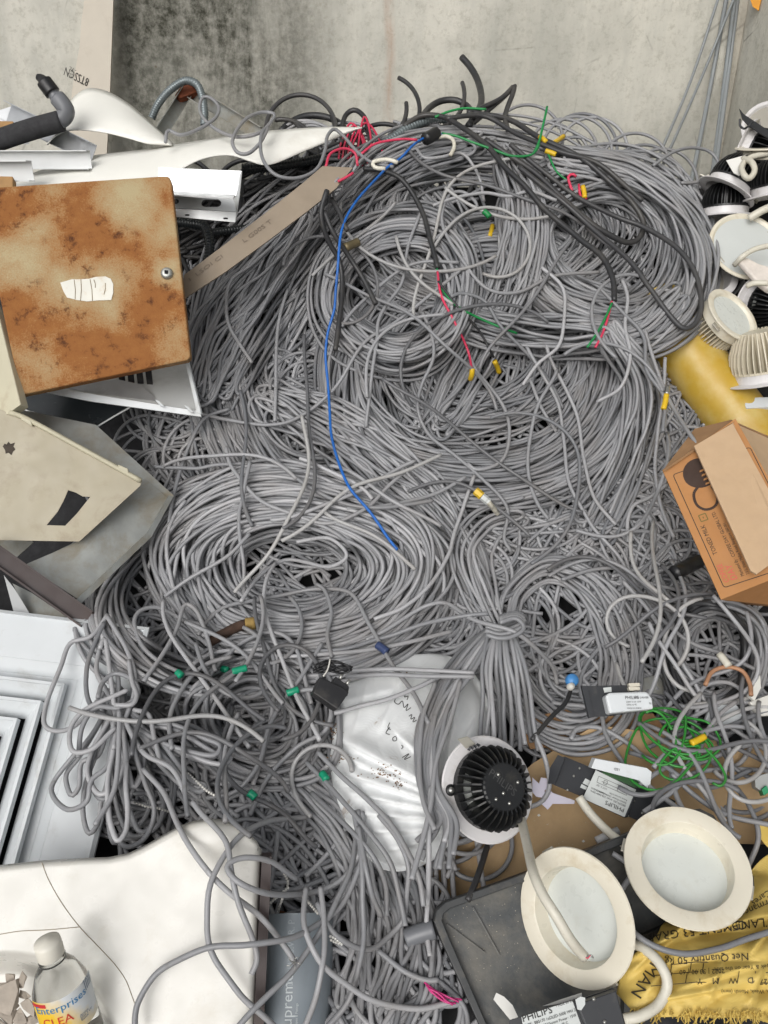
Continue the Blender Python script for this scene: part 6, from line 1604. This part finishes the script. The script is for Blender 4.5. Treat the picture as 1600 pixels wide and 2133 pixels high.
loose("thin red wire ending in a yellow sleeve on the drooping coil", [(1206, 384), (1208, 404), (1216, 420), (1222, 412)], RED, .0026, name="red_wire", cat="wire")
for lab, pts in (("white hooked cable tie on the crest beside the blue wire", [(914, 286), (930, 284), (944, 292), (946, 308), (938, 324)]), ("white bent cable tie lying under the blue wire near the crest", [(826, 336), (808, 330), (790, 332), (776, 338), (780, 348), (800, 352)])):
    loose(lab, pts, CREAMC, .0042, name="cable_tie", cat="cable tie")
# grey cables looped over the white sheet
air("grey cable curling in loops over the white sheets", [(345, 296, 1.56), (350, 272, 1.58), (375, 281, 1.58), (412, 270, 1.60), (450, 244, 1.64), (456, 224, 1.68), (440, 205, 1.72), (424, 202, 1.73), (416, 228, 1.70), (440, 262, 1.62), (491, 285, 1.58), (540, 277, 1.58), (566, 252, 1.62), (572, 238, 1.64), (545, 234, 1.64), (510, 250, 1.60), (484, 296, 1.54), (496, 318, 1.53), (516, 320, 1.53), (540, 300, 1.55), (559, 266, 1.60)], GREY, RC, "loose_cable", "cable")
air("grey cable hanging in a loop before the long white sheet's tip", [(562, 258, 1.62), (545, 280, 1.57), (547, 330, 1.53), (574, 364, 1.52), (620, 371, 1.53), (660, 352, 1.55), (678, 310, 1.58), (682, 284, 1.61), (696, 269, 1.63), (716, 284, 1.63), (740, 312, 1.62), (770, 336, 1.61), (820, 348, 1.60)], GREY, RC, "loose_cable", "cable")
air("thin grey wire arching over the crest to the wall wires", [(1085, 262, 1.85), (1110, 254, 1.87), (1150, 253, 1.88), (1185, 268, 1.87), (1210, 302, 1.82)], GREY, .0022, "loose_cable", "cable")
# wires hanging down the corner
HW = cable_mat("weathered_grey_wire", (124, 130, 132), (140, 144, 146), (112, 112, 110))
for i, (a, b, c, lab) in enumerate((((1505, -30, 1.93), (1440, 165, 1.98), (1364, 345, 1.80), "thin grey wire slanting across the wall, outermost of the hanging wires"), ((1540, -30, 1.93), (1460, 165, 1.99), (1378, 350, 1.80), "thin grey wire slanting across the wall beside the outermost one"),
        ((1518, -30, 1.95), (1480, 180, 2.02), (1436, 400, 1.92), "grey wire hanging near the pilaster's edge"), ((1534, -30, 1.94), (1508, 180, 2.0), (1470, 470, 1.80), "grey wire hanging in the wall corner"), ((1540, -30, 1.95), (1516, 160, 2.0), (1482, 420, 1.84), "grey wire closest to the side wall in the corner"))):
    air(lab, [a, b, c], HW, .0036 if i < 2 else .0055, "hanging_wire", "wire")
V, F = slab(PL(1575, 5, 1.9, (-.6, -.2, .75)), [(1556, -20), (1590, -20), (1580, 22), (1568, 14)], .004); tag(mk("orange_plate", V, F, M("orange_paint", (216, 146, 32), .5)), "small orange plate fixed high on the side wall", "plate")

# lower right cables and small things
loose("thin black cable from under the downlight across the hardboard", [(1016, 1760), (1004, 1800), (990, 1840), (974, 1876)], BLACK, .0042, name="black_cable")
loose("thin black lead from the blue capped connector to the downlight", [(1186, 1438), (1176, 1462), (1150, 1490), (1110, 1540)], BLACK, .0034, name="black_cable")
for lab, pts, r in (("cream cable laid across the cream downlight, its cut end in the bowl", [(1086, 1705, 1.09), (1098, 1760, 1.03), (1112, 1820, .96), (1130, 1862, .935), (1160, 1910, .918), (1190, 1960, .915), (1218, 1994, .92)], .0062),
                    ("cream cable leaving the black driver plate toward the cream downlight", [(1206, 1660, 1.11), (1226, 1690, 1.10), (1262, 1728, 1.085), (1300, 1760, 1.055), (1325, 1785, 1.07)], .0060),
                    ("cream cable looping from the tray around the cement sack to the bottom driver", [(1300, 1962, .96), (1340, 1975, .93), (1376, 2010, .91), (1390, 2050, .90), (1372, 2092, .895), (1335, 2116, .89), (1300, 2124, .89)], .0060)):
    air(lab, pts, CREAMC, r, "lamp_cable", "cable", sides=10)
for k, mt in enumerate((RED, GREEN)): pass
loose("stub of green core at the downlight's cable entry", [(1078, 1680, .02), (1084, 1692, .02), (1088, 1704, .02)], GREEN, .0022, name="green_wire", cat="wire")
for k in range(4):
    air("frayed copper strand at the cut cream cable's end", [(1216, 1992, .917), (1224 + 3 * k, 1996 - 2 * k, .912), (1230 + 2 * k, 1990 + 2 * k, .912)], RED if k == 0 else STEEL, .0007, "bare_strand", "wire", group="frayed strands", sides=5, step=2)
for k in range(5):
    a = k * 1.25
    air("frayed bare strand at the cable end on the drain pipe", [(612, 2004, .94), (612 + 9 * math.cos(a), 2006 + 9 * math.sin(a), .935), (612 + 16 * math.cos(a + .3), 2006 + 15 * math.sin(a + .3), .935)], STEEL, .0006, "bare_strand", "wire", group="frayed strands on the pipe", sides=5, step=2)
p, npt = winding(1412, 1545, 46, 38, 8, .85, rot=.4, jit=32, corr=.45)
V, F = tube(lay_long(p, 30, r=.0019), .0019, 6); tag(mk("green_wire_coil", V, F, LGREEN, smooth=True, tint=np.full(len(V), .5)), "tangled coil of bright green wire beside the small white driver", "wire coil")
loose("bright green wire tail reaching toward the frame's lower edge", [(1470, 1560), (1500, 1590), (1512, 1620), (1500, 1636), (1482, 1630)], LGREEN, .0019, name="green_wire", cat="wire")
loose("bright green wire tail running up to the small white driver", [(1400, 1520), (1380, 1490), (1360, 1480), (1345, 1484)], LGREEN, .0019, name="green_wire", cat="wire")
loose("scorched brown cable arch below the carton", [(1472, 1430), (1486, 1400), (1514, 1388), (1546, 1396), (1562, 1426), (1564, 1450)], BROWNW, .0034, name="scorched_cable")
for k in range(4): loose("magenta wire bent beside the tray's lower corner", [(880 + k * 4, 2040 + k * 6), (898 + k * 5, 2066 + k * 4 - (k % 2) * 9), (930, 2078 + k * 5 - (k % 2) * 8), (962 - k * 6, 2084 + k * 3)], PINK, .0012, name="magenta_wire", cat="wire", group="magenta wires by the tray")
loose("white sleeved cable splice below the carton", [(1498, 1362), (1508, 1374), (1518, 1388)], CREAMC, .0062, name="cable_splice", cat="splice")

def sleeve(label, a, b, mat, r, name, cat, ex=0.004):
    q = smooth_path([a, ((a[0] + b[0]) / 2 + 1, (a[1] + b[1]) / 2), b], 3); P = lay(q, r=r, stiff=3, extra=ex - r)
    return tag(mk(name, *tube(P, r, 8), mat, smooth=True), label, cat)
for a in (("green tape on a cable end at the diffuser's corner", (369, 1400), (378, 1408)), ("green tape flag on the cable left of the adapter", (462, 1393), (474, 1396)), ("larger green tape flag left of the adapter", (484, 1399), (514, 1391)), ("green tape knot under the adapter", (598, 1444), (622, 1436)), ("green tape on a strand below the loose coil", (518, 1650), (532, 1662)), ("small green tape on a strand beside the sack", (670, 1610), (680, 1624))):
    sleeve(a[0], a[1], a[2], TAPEG, .0056, "green_tape", "tape")
sleeve("blue tape joining cables above the sack", (786, 1343), (806, 1358), TAPEB, .0068, "blue_tape", "tape")
for a in (("yellow sleeve on the red core's tip", (984, 768), (980, 790)), ("round yellow tag on the black core's tip", (1030, 752), (1040, 776)), ("yellow sleeve on the thin red wire on the drooping coil", (1214, 388), (1218, 412)), ("upper yellow sleeve at the crest's cable ends", (1124, 284), (1138, 296)), ("pointed yellow sleeve at the crest's cable ends", (1150, 300), (1174, 284)), ("lower yellow sleeve at the crest's cable ends", (1136, 314), (1158, 322)), ("yellow sleeve amid strands near the crest", (1026, 470), (1020, 492)), ("yellow sleeve on the cable end by the yellow tube", (1388, 822), (1382, 852))):
    sleeve(a[0], a[1], a[2], YEL, .0052, "yellow_sleeve", "sleeve")
sleeve("yellow paint mark on the cable by the green wire", (1440, 1548), (1468, 1534), YEL, .0049, "yellow_sleeve", "sleeve")
sleeve("bare crimped tip above the yellow sleeve by the yellow tube", (1390, 806), (1388, 822), STEEL, .0046, "crimp_tip", "crimp")
sleeve("small dark green clip near the crest's centre", (1008, 440), (1020, 452), GREEN, .006, "green_clip", "clip")
sleeve("brass cable connector beside the blue wire", (718, 516), (746, 504), M("tarnished_brass", (124, 112, 84), .5, metal=.4, var=.2), .0085, "brass_connector", "connector")
sleeve("black cable gland on the crest", (886, 290), (910, 276), BLKP, .013, "cable_gland", "gland")
sleeve("black hose end lying beside the carton's edge", (1404, 1194), (1456, 1168), BLKP, .013, "hose_end", "hose", .012)
rj = thing("plug_connector", "clear network plug with yellow boot and white lead", "plug", P3(1010, 1040, 1.45))
for (a, b, mt, r, nm) in (((990, 1022), (1004, 1034), YEL, .0075, "boot"), ((1004, 1034), (1018, 1046), LABEL, .0070, "plug_body"), ((1018, 1046), (1036, 1070), CREAMC, .0046, "lead")):
    P = lay(smooth_path([a, ((a[0] + b[0]) / 2 + .5, (a[1] + b[1]) / 2), b], 3), r=r, stiff=3, extra=.004); V, F = tube(P, r, 6); mk(nm, V, F, mt, rj, tint=np.full(len(V), .5))
bc = thing("capped_connector", "blue capped white connector beside the tied coil", "connector", P3(1188, 1430, 1.3))
pb = PL(1190, 1420, 1.24, (.1, .4, .9))
V, F = lathe([(.0001, .012), (.008, .011), (.010, .007), (.010, 0)], 20); mk("cap", xf(pb.frame((1190, 1418), (1200, 1418), .0), V), F, M("blue_cap", (72, 138, 200), .4), bc, smooth=True)
V, F = lathe([(.0001, .010), (.005, .009), (.006, 0)], 14); mk("collar", xf(pb.frame((1186, 1432), (1196, 1432), .004), V), F, CREAM, bc, smooth=True)
# white plastic parts half buried below the carton
for lab, poly, d in (("white plastic bracket half buried below the carton", [(1478, 1478), (1500, 1462), (1530, 1462), (1548, 1486), (1536, 1512), (1490, 1516), (1470, 1500)], .055), ("cream plastic wedge standing beside the scorched cable", [(1560, 1448), (1584, 1404), (1586, 1432), (1572, 1460)], .09), ("cream plastic cover at the frame's edge below the scorched cable", [(1562, 1462), (1620, 1440), (1620, 1490), (1580, 1492)], .06), ("grey metal strip under the cables beside the small driver", [(1316, 1420), (1372, 1404), (1392, 1440), (1384, 1480), (1352, 1478), (1340, 1440)], .02)):
    c = np.mean(poly, 0); V, F = slab(PL(c[0], c[1], float(D0(*c)) - d, (.1, .35, .9)), poly, .008); tag(mk("plastic_part", V, F, CREAM if "cream" in lab else (GALV if "grey" in lab else WHITE), bevel=.001), lab, "part")
jk = thing("jack_connector", "green and grey network jack at the frame's right edge", "connector", P3(1590, 1650, 1.2))
c = (1588, 1632); pj = PL(1588, 1632, float(D0(1588, 1632)) - .07, (-.1, .35, .9))
mk("jack_body", *slab(pj, [(1572, 1618), (1600, 1610), (1612, 1640), (1590, 1650), (1574, 1640)], .018), M("grey_plastic", (150, 152, 150), .4), jk, bevel=.001)
mk("jack_door", *slab(pj, [(1584, 1644), (1594, 1636), (1600, 1650), (1588, 1658)], .016, up=.006), M("green_plastic", (24, 130, 84), .4), jk, bevel=.001)
# bead chains
BEAD = M("white_bead", (214, 212, 206), .35)
def chain(label, pts):
    q = smooth_path(pts, 5.6); P = lay(q, r=.0019, stiff=2, extra=.001)
    bm = bmesh.new(); bmesh.ops.create_icosphere(bm, subdivisions=1, radius=.0021); SV = np.array([v.co[:] for v in bm.verts]); SF = np.array([[v.index for v in f.verts] for f in bm.faces]); bm.free()
    t = thing("bead_chain", label, "chain", tuple(P.mean(0)))
    V, F = tube(P, .0005, 4); mk("cord", V, F, BEAD, t)
    V, F = join(*[(SV + p_, [SF]) for p_ in P]); mk("beads", V, F, BEAD, t, smooth=True)["kind"] = "stuff"
chain("white bead chain hanging beside the basin's edge above the pipe", [(590, 1815), (600, 1840), (592, 1862), (582, 1890), (578, 1905)])
chain("short white bead chain branching behind the drain pipe", [(600, 1850), (575, 1870), (560, 1885)])
chain("white bead chain lying on strands above the pipe's end", [(632, 1868), (648, 1886), (662, 1902)])
chain("white bead chain curled at the drain pipe's side", [(688, 1950), (700, 1956), (712, 1966), (698, 1962), (690, 1958)])
chain("white bead chain in the knotted bundle's shade", [(280, 1672), (305, 1680), (330, 1684), (350, 1690)])
chain("white bead chain running under the knotted bundle's loops", [(392, 1612), (412, 1630), (432, 1648), (446, 1656)])
